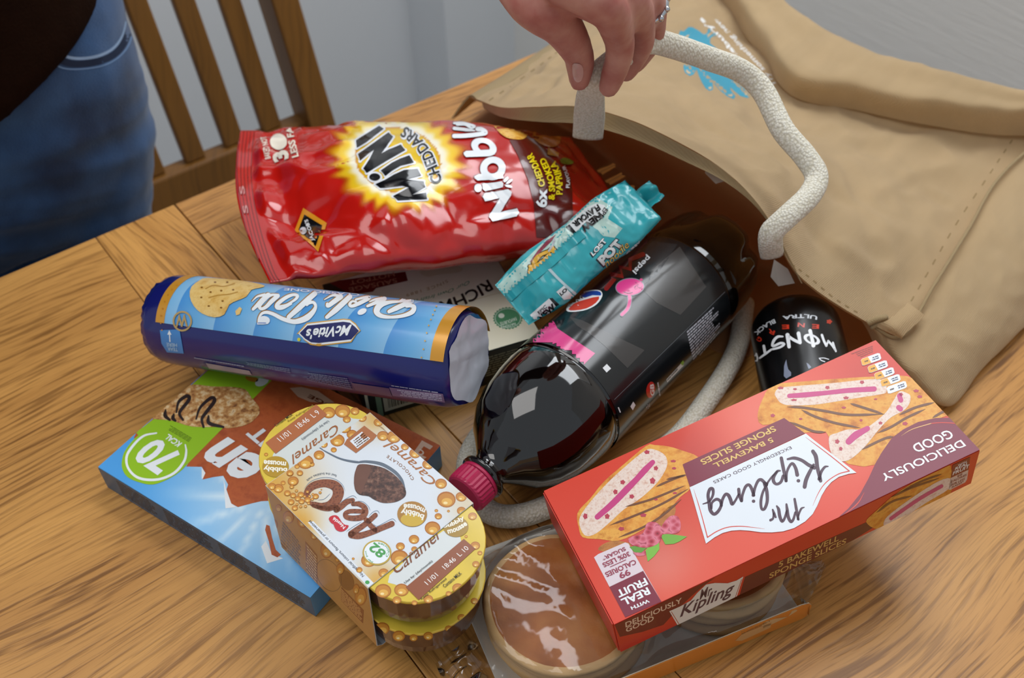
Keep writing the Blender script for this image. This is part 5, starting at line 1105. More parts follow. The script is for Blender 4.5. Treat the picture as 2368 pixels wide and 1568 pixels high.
redf = mat('foil_red', '#b8160f', .2, spec=.6, coat=.5, coat_rough=.08)
cbag = mesh('bag', vs_, fs, redf, crisp, True)
SB5 = Curved(cbag, 7)
A = Art(crisp, SB5, .2, .5).crop(0, 0, 1); A.lift = .0004
for k_ in range(5): A.add('seal_crimp_shade', ST([(556+8*k_, 304), (551+8*k_, 350), (549+8*k_, 410), (558+8*k_, 480), (578+8*k_, 560), (600+8*k_, 625), (618+8*k_, 656)], 2.2), '#7c0d09', 1)  # thin dark lines paint in the shade between crimp ridges; seal has no modelled crimp here
CX, CY = 921, 371
def f(p):
    x, y = p; dx, dy = x-CX, y-CY; t = math.radians(-12); X, Y = dx*math.cos(t)-dy*math.sin(t), dx*math.sin(t)+dy*math.cos(t)
    r = math.hypot(X/100., Y/75.); a = math.atan2(Y/75., X/100.)
    if r < 1.0:
        return (*mixc(hx('#dfb812'), hx('#cf8a10'), sstep(.93, .99, r)), 1)
    k = .5+.5*math.sin(a*23+1.3*math.sin(a*7)); rr_ = (r-1)/(.55+.28*k)
    c = mixc(hx('#f2ead2'), hx('#eec425'), sstep(.10, .42, rr_)); c = mixc(c, hx('#dd7a18'), sstep(.40, .85, rr_)); return (*c, 1-sstep(.5, 1.0, rr_))
A.paint('sunburst_print', EL((CX, CY), 190, 150, 0, 40), f, vmat('ink_sunburst', .2, .5, True), 1, 4)
A.crop(800, 260, .14031)
mini = [[(172, 470), (545, 232), (622, 280), (350, 492), (183, 592)], [(205, 695), (370, 578), (700, 340), (778, 412), (585, 692), (700, 625), (905, 540), (980, 632), (700, 790), (345, 1005), (290, 930), (390, 780), (475, 615), (360, 700), (237, 808)], [(1045, 718), (1120, 835), (900, 890), (760, 970), (655, 1055), (580, 965), (760, 840), (900, 770)],
        [(490, 1190), (650, 1120), (800, 1030), (960, 960), (1180, 935), (1235, 1050), (1100, 1085), (980, 1110), (1280, 1145), (1300, 1240), (1090, 1365), (1320, 1330), (1335, 1435), (860, 1462), (780, 1388), (1040, 1245), (930, 1215), (570, 1255)]]
for P in mini:
    c = P+[P[0]]; A.add('logo_outline', ST(c, 62, 1, raw=True), '#e3e5ea', 2); A.add('logo_lettering', PG(P), '#0b0b10', 3)
    for q_ in P: A.add('logo_outline', EL(q_, 31, 31, 0, 10), '#e3e5ea', 2)
A.add('logo_outline', EL((480, 1072), 125, 92), '#e3e5ea', 2); A.add('logo_lettering', EL((480, 1072), 92, 60), '#1a1a1c', 3)
pth = [(1592, 1150), (1540, 965), (1480, 815), (1425, 680), (1330, 540), (1235, 430), (1125, 330), (985, 235)]
A.add('logo_outline', TP('CHEDDARS', [(x+22, y-12) for x, y in pth], 235, .085), '#e3e5ea', 2); A.add('logo_lettering', TP('CHEDDARS', pth, 185, .02), '#0f0f14', 3)
# Nibblies
A.crop(1060, 270, .15945)
nib = [PG([(350, 1170), (378, 1122), (720, 1060), (770, 1100), (762, 1150), (610, 1392), (850, 1330), (882, 1400), (850, 1452), (492, 1527), (445, 1470), (457, 1420), (600, 1188), (385, 1236)]), PG([(345, 990), (365, 980), (620, 950), (652, 980), (645, 1030), (385, 1092), (352, 1062)]), EL((285, 1046), 52, 58),
       EL((500, 762), 185, 168, -8, 32, hole=.45), PG([(228, 878), (300, 845), (640, 830), (655, 905), (282, 937), (236, 905)]), EL((370, 455), 190, 128, 18, 32, hole=.46), PG([(75, 535), (110, 510), (480, 490), (530, 560), (400, 590), (110, 600), (80, 565)]),
       ST([(-60, 295), (100, 290), (320, 265), (395, 245), (340, 200), (280, 195)], 62), ST([(-60, 185), (120, 205), (240, 218)], [50, 46, 14]), ST([(-60, 110), (60, 105), (200, 140), (235, 160), (190, 180), (100, 130), (-20, 130)], 34), EL((690, 922), 46, 22, -50), EL((738, 952), 56, 18, -35), EL((728, 1018), 54, 18, 12)]
for s_ in nib:
    A.add('name_shadow', (np.array(s_[0])+np.array([-14, -16]), s_[1]), '#7c120f', 2); A.add('name_lettering', s_, '#e9edf0', 4)
A.add('dark_panel', PG([(740, 345), (880, 332), (1010, 280), (1250, 450), (1330, 600), (1480, 720), (1620, 900), (1650, 1100), (1660, 1450), (1560, 1750), (1130, 1750), (1090, 1250), (1000, 900), (860, 560)]), '#560d0c', 2)
ck = grainy('print_cracker', ['#b9731c', '#d99a34', '#e6b654', '#c98226'], 150, .25, coat=.4)
A.add('cracker_picture', PG([(495, 110), (560, 70), (800, 50), (960, 130), (1012, 230), (960, 320), (850, 342), (700, 312), (590, 232)], 3), ck, 3); A.add('cracker_picture', PG([(1000, 110), (1150, 60), (1330, 110), (1440, 220), (1480, 330), (1440, 422), (1330, 450), (1180, 402), (1060, 292)], 3), ck, 3)
YEL = '#e6cf14'
for t, p_, h, c in (('6x', [(1285, 1322), (1283, 1058)], 165, '#e9edf0'), ('CHEDDAR', [(1258, 1012), (1222, 880), (1160, 720), (1062, 532)], 98, YEL), ('& SMOKED', [(1388, 1222), (1394, 1000), (1340, 800), (1246, 600)], 95, YEL), ('PAPRIKA', [(1508, 1140), (1502, 950), (1468, 790), (1396, 650)], 98, YEL), ('FLAVOUR', [(1602, 1046), (1604, 900), (1535, 710)], 52, '#e9edf0')): A.add('flavour_lettering', TP(t, p_, h, .035), c, 4)
A.add('cheese_picture', PG([(1290, 458), (1450, 540), (1442, 592), (1282, 562)]), '#d9b04a', 4); A.add('pepper_picture', PG([(1465, 640), (1540, 605), (1660, 660), (1640, 700), (1560, 706), (1490, 690)], 2), '#6a9a2c', 4)
A.crop(500, 230, .28694)
A.add('maker_diamond', PG([(705, 875), (895, 1000), (825, 1230), (635, 1060)]), '#dd9426', 2); A.add('maker_diamond_inner', PG([(714, 928), (860, 1020), (806, 1186), (668, 1055)]), '#121112', 3); A.add('maker_lettering', TP("JACOB'S", [(806, 1140), (778, 1050), (752, 965)], 40, .02), '#eceded', 4, 4); A.add('maker_lettering', EL((705, 1065), 26, 30), '#c9ccd0', 4)
A.add('claim_lettering', TP('BAKED NOT', [(444, 478), (428, 400), (405, 300)], 48, .02), '#e6dccb', 3); A.add('claim_lettering', TP('3', [(596, 476), (570, 402)], 130, .05), '#eee4d2', 3); A.add('claim_lettering', EL((505, 346), 69, 66), '#eee4d2', 3); A.add('claim_lettering', TP('LESS FAT', [(670, 462), (640, 350), (612, 180)], 56, .03), '#eee4d2', 3)
A.add('seal_lettering', TP('S  S', [(262, 920), (240, 800), (225, 700)], 40, .02), '#c98a86', 3)
A.flush()
# clear scalloped end seal
vs_ = []
for i in range(30):
    for j in range(6):
        v = .12+.5*i/29; a = j/5; p = RN*(1-v)+RF*v; vs_.append(p+(RN-LN)/np.linalg.norm(RN-LN)*(.014*a*(.75+.25*abs(math.sin(v*40))))+_Z*(.004+.006*a+.0015*math.sin(v*60)))
mesh('clear_end_seal', vs_, grid_faces(30, 6), film_mat('clear_film_creased', '#f6f6f7', .10, 1.3), crisp, True)
# ------------------------------------------------------------------ noodle-flavour snack
nA, nB = onz((1184, 706), .082), onz((1487, 462), .127)
nd_ = thing('teal_snack_packet', 'small crumpled teal snack packet leaning on the cola bottle', 'snack packet', (nA+nB)/2-_Z*.02)
ax = nB-nA; nl = np.linalg.norm(ax); ax /= nl
vw = CAM-(nA+nB)/2; vw /= np.linalg.norm(vw); nn = vw*.75+_Z*.55; nn -= ax*(nn@ax); nn /= np.linalg.norm(nn); wd_ = np.cross(nn, ax)   # packet plane
hw = .0228
def npt(u, t):
    """closed section: t 0..1 round the packet"""
    th = 2*math.pi*t; c, s_ = math.cos(th), math.sin(th)
    prof = min(1, sstep(-.02, .22, u))*min(1, sstep(1.03, .74, u)); w = hw*(.84+.16*sstep(0, .3, u)-.16*sstep(.72, 1, u)+.05*math.sin(u*9)); hgt = .0105*prof+.0008
    X = w*(abs(c)**.75)*(1 if c > 0 else -1); Y = hgt*(abs(s_)**.9)*(1 if s_ > 0 else -1)
    rough_ = .0022*(.4+1.6*sstep(.62, .95, u))*noise.noise(Vector((u*9, c*2.2, s_*1.2+3)))+.0009*math.sin(u*95)*sstep(.5, 0, abs(u-.48))*0+.0012*(1-2*abs(noise.noise(Vector((u*16, c*3, s_*2)))))
    return nA+ax*(u*nl)+wd_*X+nn*(Y+rough_*(1 if s_ > -.3 else .3))
nu, nt_ = 90, 48; vs_ = [npt(i/(nu-1), j/nt_) for i in range(nu) for j in range(nt_)]
fs = [f[::-1] for f in grid_faces(nu, nt_, True)]; fs += [tuple(range(nt_)), tuple((nu-1)*nt_+j for j in range(nt_-1, -1, -1))]
teal = mat('foil_teal', '#2fa5ae', .22, coat=.4)
nb = mesh('wrapper', vs_, fs, teal, nd_, True)
# serrated fin seal running the length of the packet
S5 = Curved(nb, 6)
def fin():
    P = CR(1100, 430, .2551, [(190, 1070), (420, 860), (640, 680), (860, 480), (960, 400)]); n = 64; base, tip = [], []
    pp = crom(P, 16)
    for i, p in enumerate(pp):
        h = S5.hit(p); 
        if h[0] is None: continue
        q = np.array(h[0])+nn*.0006; base.append(q-wd_*.0002); 
    n = len(base); vs_, fs = [], []
    sgn = 1 if ((np.array(proj(base[n//2]+wd_*.01))-np.array(proj(base[n//2])))[0] < 0) else -1
    for i, q in enumerate(base):
        vs_ += [q-sgn*wd_*.006+nn*.0004, q+nn*.0012, q+sgn*wd_*(.0016 if i % 2 else -.0004)+nn*.0016]
    for i in range(n-1): fs += [(3*i, 3*i+1, 3*i+4, 3*i+3), (3*i+1, 3*i+2, 3*i+5, 3*i+4)]
    return mesh('fin_seal', vs_, fs, teal, nd_, False)
fin()
A = Art(nd_, S5, .22, .4).crop(1100, 430, .2551)
zig = []
for i in range(27):
    t = i/26; x, y = 185+(960-185)*t, 1075+(365-1075)*t; d = 16 if i % 2 else -16; zig.append((x+d*.6, y+d*.8))
zig2 = [(1000, 330), (1050, 350), (1075, 380), (1110, 400), (1130, 430), (1160, 455), (1330, 380), (1290, 230), (1250, 190)]
A.add('mint_face', PG(zig+zig2[:6]+[(1260, 470), (1330, 385), (1200, 300), (1240, 190), (1090, 100), (880, 250), (500, 620), (200, 900), (100, 1000)]), '#b5d3c8', 1)
A.add('new_banner', PG([(830, 355), (1000, 200), (1090, 160), (1170, 175), (1185, 240), (1100, 320), (1060, 340), (1000, 325), (900, 430)]), '#e3e6e6', 3); A.add('banner_shadow', PG([(815, 375), (850, 350), (915, 425), (880, 430)]), '#101214', 4)
A.add('banner_lettering', TP('FLAVOUR', [(868, 352), (960, 270), (1080, 178)], -66, .05) if False else TP('FLAVOUR', [(1105, 165), (1000, 235), (868, 338)], 60, .06), '#141416', 5); A.add('banner_lettering', TP('NEW', [(1120, 235), (1030, 300), (940, 380)], 66, .06), '#141416', 5); A.add('banner_lettering', TP('EPIC', [(1165, 195), (1130, 250), (1092, 285)], 42, .02), '#141416', 5)
for s_ in ([(490, 800), (500, 740), (580, 700), (650, 640), (715, 580)], [(505, 760), (600, 690), (690, 640), (725, 600)], [(490, 730), (560, 720), (640, 700)], [(520, 700), (560, 640), (650, 600), (700, 560)], [(540, 690), (600, 620), (690, 585)]): A.add('noodle_outline', ST(s_, 44), '#3a2a10', 2); A.add('noodle_picture', ST(s_, 26), '#d9a83c', 3)
A.add('fork_picture', ST([(665, 590), (700, 530), (712, 490)], 18), '#b9bcc2', 4)
A.add('maroon_print', PG([(490, 690), (560, 590), (640, 500), (730, 440), (690, 500), (600, 590), (520, 690)]), '#8a3a4a', 2)
A.add('name_lettering_shadow', TX('LOST', [(1060, 655), (1200, 505), (1150, 470), (1030, 615)], .12), '#12262c', 2); A.add('name_lettering', TX('LOST', [(1065, 640), (1195, 500), (1155, 475), (1040, 605)], .03), '#e6eaea', 3)
A.add('name_lettering_shadow', TX('POT', [(1160, 745), (1365, 520), (1270, 470), (1085, 670)], .12), '#12262c', 2); A.add('name_lettering', TX('POT', [(1160, 725), (1350, 520), (1270, 480), (1100, 660)], .06), '#d9dcda', 3)
A.add('script_lettering', TP('noodle', [(1185, 745), (1280, 660), (1400, 545)], 62, .02, .3), '#12262c', 4); A.add('script_lettering', TP('noodle', [(1185, 740), (1280, 655), (1398, 540)], 58, .0, .3), '#e0bf58', 5)
A.add('flavour_lettering', TP('CHIP SHOP CURRY', [(1168, 808), (1330, 680), (1505, 520)], 34, .03), '#e6dfe0', 3)
A.add('paper_band', ST([(625, 705), (700, 790), (790, 880), (870, 950), (945, 1012)], 24), '#b9cfd4', 3)
A.add('new_panel', PG([(492, 1170), (665, 1020), (725, 1090), (570, 1250)]), '#e3e6e6', 3); A.add('banner_lettering', TX('EPIC', [(575, 1165), (650, 1100), (632, 1075), (560, 1140)], .02), '#141416', 4); A.add('banner_lettering', TX('NEW', [(590, 1240), (730, 1100), (695, 1060), (555, 1190)], .06), '#141416', 4); A.add('banner_shadow', PG([(665, 1020), (695, 1015), (758, 1075), (725, 1092)]), '#101214', 3)
A.add('new_panel', PG([(730, 960), (800, 905), (840, 950), (900, 1010), (800, 1032)]), '#e3e6e6', 3); A.add('banner_lettering', TX('LO', [(775, 1000), (835, 945), (812, 920), (755, 972)], .05), '#141416', 4)
A.flush()
# crumpled tail end
vs_ = []
tq = onz((1470, 474), .120)
for i in range(20):
    for j in range(16):
        a, b_ = i/19, j/15; p = tq+ax*(.026*a-.006)+wd_*((b_-.5)*.022*(1-.25*a))+nn*(.006*noise.noise(Vector((a*3, b_*4, 5)))+.004*math.sin(b_*9+a*3)*(1-a*.3))
        vs_.append(p)
mesh('crumpled_end', vs_, grid_faces(20, 16), teal, nd_, True)
# ------------------------------------------------------------------ jute shopping bag
def PZ(t): return onz((t[0], t[1]), t[2])
def cloth_mat(name, col, weave=1.3, dark=.24):
    m = mat(name, col, .85, spec=.2, sheen=.15); nt, nd, lk, b = nodes_of(m); tc = nd.new('ShaderNodeTexCoord')
    mp = nd.new('ShaderNodeMapping'); mp.inputs['Rotation'].default_value = (0, 0, .72); lk.new(tc.outputs['Object'], mp.inputs[0])
    def wv(d, sc):
        w = nd.new('ShaderNodeTexWave'); w.bands_direction = d; w.inputs['Scale'].default_value = sc; w.inputs['Distortion'].default_value = 1.2; w.inputs['Detail'].default_value = 1; lk.new(mp.outputs[0], w.inputs['Vector']); return w.outputs[0]
    a, c = wv('X', 300), wv('Y', 300); mu = nd.new('ShaderNodeMath'); mu.operation = 'ADD'; lk.new(a, mu.inputs[0]); lk.new(c, mu.inputs[1])
    n = nd.new('ShaderNodeTexNoise'); n.inputs['Scale'].default_value = 55; n.inputs['Detail'].default_value = 5; q = nd.new('ShaderNodeMapping'); q.inputs['Scale'].default_value = (1, .12, 1); lk.new(mp.outputs[0], q.inputs[0]); lk.new(q.outputs[0], n.inputs['Vector'])
    n2 = nd.new('ShaderNodeTexNoise'); n2.inputs['Scale'].default_value = 9; n2.inputs['Detail'].default_value = 4; lk.new(tc.outputs['Object'], n2.inputs['Vector'])
    c0 = lin(col); mx = nd.new('ShaderNodeMix'); mx.data_type = 'RGBA'; mx.inputs[6].default_value = (*[x*(1-dark) for x in c0], 1); mx.inputs[7].default_value = (*[min(1, x*(1+dark)) for x in c0], 1)
    ad = nd.new('ShaderNodeMath'); ad.operation = 'ADD'; ad.use_clamp = True; s1 = nd.new('ShaderNodeMath'); s1.operation = 'MULTIPLY'; s1.inputs[1].default_value = .5; lk.new(n2.outputs[0], s1.inputs[0]); s2 = nd.new('ShaderNodeMath'); s2.operation = 'MULTIPLY'; s2.inputs[1].default_value = .5; lk.new(n.outputs[0], s2.inputs[0]); lk.new(s1.outputs[0], ad.inputs[0]); lk.new(s2.outputs[0], ad.inputs[1])
    lk.new(ad.outputs[0], mx.inputs[0]); lk.new(mx.outputs[2], b.inputs['Base Color'])
    bp = nd.new('ShaderNodeBump'); bp.inputs['Strength'].default_value = .35*weave; bp.inputs['Distance'].default_value = .0004; lk.new(mu.outputs[0], bp.inputs['Height']); lk.new(bp.outputs[0], b.inputs['Normal'])
    out = nd['Material Output']; tl = nd.new('ShaderNodeBsdfTranslucent'); lk.new(mx.outputs[2], tl.inputs[0]); ms = nd.new('ShaderNodeMixShader'); ms.inputs[0].default_value = .3; lk.new(b.outputs[0], ms.inputs[1]); lk.new(tl.outputs[0], ms.inputs[2]); lk.new(ms.outputs[0], out.inputs[0]); return m
jute = cloth_mat('jute_cloth', '#c9ad84'); jute2 = cloth_mat('jute_hem', '#b49c74', 1.2); lining = mat('bag_lining', '#d8a670', .6, var=.18, vscale=14, bump=.2, bscale=60); 
nt, nd, lk, b = nodes_of(lining); tl = nd.new('ShaderNodeBsdfTranslucent'); tl.inputs[0].default_value = (*lin('#e0b27c'), 1); ms = nd.new('ShaderNodeMixShader'); ms.inputs[0].default_value = .55; lk.new(b.outputs[0], ms.inputs[1]); lk.new(tl.outputs[0], ms.inputs[2]); lk.new(ms.outputs[0], nd['Material Output'].inputs[0])
bag = thing('jute_shopping_bag', 'beige jute shopping bag on its side, mouth open over the groceries', 'bag', onz((1800, 420), 0))
MOUTH = [(1083, 222, .072), (1150, 247, .105), (1240, 248, .135), (1335, 246, .155), (1456, 277, .160), (1578, 335, .155), (1680, 398, .145), (1767, 490, .128), (1850, 640, .088), (2010, 748, .048), (2085, 776, .038)]
BACK = [(1398, 12, .050), (1470, -60, .052), (1560, -95, .055), (1640, -65, .056), (1700, 5, .056), (1770, 92, .054), (1845, 180, .052), (2005, 215, .052), (2170, 243, .052), (2330, 268, .052), (2480, 270, .05)]
m0 = np.array([PZ(t) for t in MOUTH]); m1 = np.array([PZ(t) for t in BACK]); rows = []
nr = 7
for r in range(nr):
    t = r/(nr-1); row = m0*(1-t)+m1*t
    sag = -.018*math.sin(math.pi*t)*np.sin(np.linspace(.25, math.pi-.05, len(MOUTH)))
    row = row+np.outer(sag, _Z); rows.append(row)
NU, NV = 90, 150
def surf(ctrl, nu, nv, amp, seed, freq=18):
    P = patch(ctrl, nu, nv)
    for i in range(len(P)):
        p = Vector(P[i]); a, b_ = i//nv/(nu-1), (i % nv)/(nv-1); fade = min(1, 8*min(a, 1-a, b_, 1-b_)+.1)
        vd = noise.voronoi(p*13+Vector((seed, seed, 0)))[0]; P[i] = P[i]+_Z*fade*amp*1.0*(min(.4, vd[1]-vd[0])-.2)
        P[i] = P[i]+_Z*fade*(amp*noise.noise(p*freq+Vector((seed, 0, 0)))+amp*.45*(1-2*abs(noise.noise(p*freq*1.8+Vector((0, seed, 0))))))
    return P
PA = surf(rows, NU, NV, .0065, 2.0, 17)
# shallow creases pressed into the panel
def crease(P, a, b_, wid, dep):
    A_, B_ = PZ(a), PZ(b_); d = B_-A_; L = np.linalg.norm(d[:2]); d = d/L
    for i in range(len(P)):
        q = P[i]-A_; s_ = q[:2]@d[:2]
        if 0 < s_ < L:
            dist = abs(q[0]*d[1]-q[1]*d[0])
            if dist < wid*4: P[i] = P[i]+_Z*dep*math.exp(-(dist/wid)**2)*min(1, s_/.03, (L-s_)/.03)
for a, b_, w, d in (((1560, 260, .12), (2000, 480, .07), .012, -.004), ((1900, 330, .06), (2330, 300, .05), .010, .004), ((2150, 360, .06), (1990, 480, .06), .006, .003), ((1150, 235, .11), (1320, 100, .09), .006, .004), ((1860, 560, .08), (2100, 640, .05), .010, .005), ((1820, 470, .1), (1960, 640, .06), .008, -.004), ((1240, 210, .13), (1300, 150, .11), .004, -.004)): crease(PA, a, b_, w, d)
front = mesh('front_panel', PA, [f[::-1] for f in grid_faces(NU, NV)], jute, bag, True)
SF = Curved(front, 8)
inner = mesh('lining', [p-_Z*.0016 for p in PA], grid_faces(NU, NV), lining, bag, True)
# hem turned inside the mouth
hem = []
k = 60; M = crom([PZ(t) for t in MOUTH[:9]], 8); M = M[4:]
for i, p in enumerate(M):
    t = i/(len(M)-1); w = .022*(.35+.65*math.sin(math.pi*min(1, t*1.15)))
    px = proj(p); q = onz((px[0]+6, px[1]+w*1900), p[2]-w*.45)
    n_ = 6
    for j in range(n_+1): a = j/n_; hem.append(p*(1-a)+q*a-_Z*(.0004+.002*math.sin(math.pi*a)))
mesh('mouth_hem', hem, grid_faces(len(M), 7), jute2, bag, True)
# raised fold behind the panel (bottom gusset standing up)
FOLD = [(1560, -110, .075), (1640, -78, .08), (1702, -6, .084), (1768, 78, .086), (1846, 172, .088), (2000, 205, .088), (2160, 238, .086), (2330, 262, .082), (2480, 262, .08)]
TOPL = [(1640, -180, .086), (1720, -110, .09), (1790, -20, .094), (1880, 55, .096), (1995, 112, .097), (2120, 150, .096), (2260, 185, .094), (2400, 218, .092), (2560, 240, .09)]
f0 = np.array([PZ(t) for t in FOLD]); f1 = np.array([PZ(t) for t in TOPL]); und = np.array([p-_Z*.026+UV(.004, .004) for p in f0]); mid = (f0+f1)/2+_Z*.001
bk1 = f1+UV(.014, .012)-_Z*.02; bk2 = f1+UV(.02, .016)-_Z*.09
PC = surf([und, f0, mid, f1, bk1, bk2], 60, 110, .0028, 6.0, 22)
mesh('bottom_fold', PC, [f[::-1] for f in grid_faces(60, 110)], jute, bag, True)
# near gusset
G0 = [(1992, 742, .050), (2085, 776, .039), (2160, 660, .050), (2240, 530, .053), (2320, 400, .053), (2480, 262, .05)]
G1 = [(2008, 768, .034), (2085, 812, .036), (2190, 745, .040), (2290, 620, .044), (2390, 490, .045), (2560, 330, .042)]
G2 = [(2022, 800, .022), (2120, 865, .030), (2235, 800, .030), (2340, 690, .032), (2450, 560, .033), (2640, 390, .03)]
G3 = [(2050, 850, .008), (2180, 940, .010), (2272, 850, .010), (2378, 745, .010), (2500, 610, .010), (2700, 430, .01)]
G4 = [(2060, 850, .002), (2176, 930, .002), (2262, 845, .002), (2366, 740, .002), (2490, 606, .002), (2690, 426, .002)]
PG_ = surf([[PZ(t) for t in g_] for g_ in (G0, G1, G2, G3, G4)], 56, 90, .0032, 3.0, 26)
PG_[:, 2] = np.maximum(PG_[:, 2], .0012)
gus = mesh('side_gusset', PG_, [f[::-1] for f in grid_faces(56, 90)], jute, bag, True)
# panel edge standing proud along the seam
sm = crom([PZ((x, y, z+.0026)) for x, y, z in ((2010, 750, .048), (2085, 777, .040), (2160, 660, .051), (2240, 530, .054), (2320, 400, .054), (2480, 262, .051))], 14)
tube('seam_piping', sm, .0013, jute2, bag, 8)
# rolled ends of the mouth hem and the turned-up corner
for k_, (a_, c_) in enumerate((((2006, 748, .053), (2050, 734, .056)), ((2012, 757, .049), (2054, 744, .052)))): tube('rolled_hem', crom([PZ(a_), PZ(((a_[0]+c_[0])/2, (a_[1]+c_[1])/2-3, (a_[2]+c_[2])/2+.002)), PZ(c_)], 6), .0024, jute2, bag, 10)
ct = patch([[PZ(t) for t in r_] for r_ in ([(2020, 752, .052), (2056, 738, .058), (2100, 700, .056)], [(2052, 768, .050), (2074, 756, .056), (2122, 716, .054)], [(2086, 784, .046), (2092, 774, .050), (2140, 730, .050)])], 12, 12); mesh('corner_flap', list(ct), [f[::-1] for f in grid_faces(12, 12)], jute, bag, True)
# lower panel lying on the table (brown coated inside)
LOW = [[(1075, 290, .0006), (1250, 420, .0006), (1420, 620, .0006), (1660, 815, .0006), (1850, 800, .0006), (2060, 850, .0006)], [(1150, 235, .0006), (1330, 310, .0006), (1500, 450, .0006), (1720, 600, .0006), (1930, 690, .0006), (2150, 800, .0006)], [(1215, 190, .03), (1420, 285, .085), (1640, 395, .085), (1840, 555, .05), (1990, 665, .012), (2220, 755, .0015)], [(1300, 110, .035), (1500, 170, .085), (1700, 290, .08), (1900, 430, .06), (2100, 520, .03), (2350, 600, .002)], [(1400, 40, .0006), (1600, 60, .0006), (1850, 200, .0006), (2100, 330, .0006), (2300, 420, .0006), (2560, 440, .0006)]]
PLo = patch([[PZ(t) for t in r_] for r_ in LOW], 44, 44); PLo[:, 2] = np.maximum(PLo[:, 2], .0005); mesh('back_panel', PLo, [f[::-1] for f in grid_faces(44, 44)], lining, bag, True)
# far side gusset, seen as the dark corner of the mouth
FG = [[(1040, 278, .020), (1083, 222, .072), (1110, 235, .085)], [(1150, 190, .02), (1215, 140, .062), (1240, 150, .07)], [(1330, 70, .02), (1396, 16, .050), (1420, 20, .052)]]
PF = patch([[PZ(t) for t in r_] for r_ in FG], 24, 12); mesh('far_gusset', PF, grid_faces(24, 12), jute2, bag, True)
mesh('far_gusset_lining', [p-_Z*.001+UV(.001, -.001) for p in PF], [f[::-1] for f in grid_faces(24, 12)], lining, bag, True)
# torn white backing on the mouth
scrap = mat('backing_white', '#b9b2a8', .6)
for P in ([(1640, 372, .138), (1690, 415, .13), (1655, 425, .13), (1630, 400, .135)], [(1782, 640, .07), (1790, 600, .085), (1822, 622, .08), (1838, 655, .07), (1800, 662, .065)]):
    q = [PZ(t) for t in P]; mesh('torn_backing', q+[p-_Z*.0005 for p in q], [tuple(range(len(q)))], scrap, bag)
# stitching
A = Art(bag, SF, .8, 0)
def dash(P, w=3, n=46, col='#8d744c'):
    pp = crom(P, n); k_ = 0
    for i in range(0, len(pp)-2, 3): A.add('stitching', ST([pp[i], pp[i+1]], w, 1, raw=True), col, 2)
dash([(1108, 248), (1180, 200), (1250, 150), (1300, 112), (1345, 82)], 3, 9); dash([(2075, 750), (2140, 640), (2210, 520), (2290, 400), (2350, 310)], 3, 12); dash([(1815, 600), (1870, 640), (1930, 690), (1995, 730)], 3, 10)
A.crop(1540, 40, .12755)
TEAL = mat('ink_bag_teal', '#3f8fa6', .85)
A.add('leaf_motif', PG([(330, 800), (430, 780), (700, 840), (900, 920), (1100, 1010), (1300, 1150), (1430, 1300), (1535, 1430), (1480, 1465), (1350, 1430), (1240, 1340), (1160, 1265), (1180, 1330), (1260, 1430), (1230, 1485), (1120, 1440), (980, 1330), (890, 1220), (830, 1130), (850, 1220), (850, 1310), (790, 1335), (720, 1290), (650, 1180), (600, 1070), (555, 945), (500, 1040), (430, 1065), (350, 1010), (315, 920)]), TEAL, 1)
A.add('leaf_motif', PG([(330, 800), (200, 560), (180, 420), (140, 300), (230, 320), (260, 240), (320, 255), (410, 175), (480, 180), (590, 240), (680, 310), (740, 300), (760, 370), (800, 400), (800, 470), (900, 550), (1100, 700), (1350, 850), (1250, 1000), (900, 920)]), TEAL, 1)
A.add('leaf_motif', JOIN(ST([(720, 340), (760, 290), (790, 250)], 40), ST([(790, 370), (840, 330), (890, 330)], 40), EL((790, 235), 34, 34), EL((875, 315), 40, 30)), TEAL, 1)
PALE = mat('ink_bag_gap', '#bfa883', .85)
for s_ in ([(370, 950), (400, 1000), (450, 1010)], [(770, 1270), (800, 1290), (820, 1260)], [(1140, 1410), (1180, 1420), (1200, 1390)], [(1430, 1400), (1470, 1390)], [(290, 390), (350, 370), (420, 320)], [(750, 330), (800, 320)]): A.add('motif_gaps', ST(s_, 34, taper=True), PALE, 2)
A.add('bag_lettering', TP("Sainsbury's", [(1590, 1000), (1370, 730), (1080, 380), (660, -20)], 105, .03), '#e4e5e3', 1)
A.add('bag_lettering', TP('Try something new', [(2030, 1190), (1780, 880), (1440, 520), (920, -20)], 110, .012, .25), '#e4e5e3', 1)
A.flush()
# ---- rope handles
ropem = mat('cotton_rope', '#d6d1c2', .85, spec=.2, sheen=.2); nt, nd, lk, b = nodes_of(ropem)
tc = nd.new('ShaderNodeTexCoord'); v = nd.new('ShaderNodeTexVoronoi'); v.inputs['Scale'].default_value = 620; q = nd.new('ShaderNodeMapping'); q.inputs['Scale'].default_value = (1, 1, .7); lk.new(tc.outputs['Object'], q.inputs[0]); lk.new(q.outputs[0], v.inputs['Vector'])
bp = nd.new('ShaderNodeBump'); bp.inputs['Strength'].default_value = .8; bp.inputs['Distance'].default_value = .0009; bp.invert = True; lk.new(v.outputs['Distance'], bp.inputs['Height']); lk.new(bp.outputs[0], b.inputs['Normal'])
rp = nd.new('ShaderNodeValToRGB'); rp.color_ramp.elements[0].color = (*lin('#ece8dc'), 1); rp.color_ramp.elements[1].position = .8; rp.color_ramp.elements[1].color = (*lin('#cbc3ae'), 1); lk.new(v.outputs['Distance'], rp.inputs[0]); lk.new(rp.outputs[0], b.inputs['Base Color'])
ROPE1 = [(1359, 318, .143), (1362, 280, .166), (1364, 240, .197), (1368, 205, .226), (1382, 175, .238), (1420, 142, .243), (1465, 112, .246), (1506, 96, .244), (1560, 108, .234), (1640, 136, .216), (1715, 165, .200), (1765, 212, .188), (1810, 300, .172), (1862, 362, .160), (1888, 408, .152), (1872, 452, .146), (1822, 500, .138), (1786, 536, .128), (1782, 566, .116), (1786, 592, .098)]
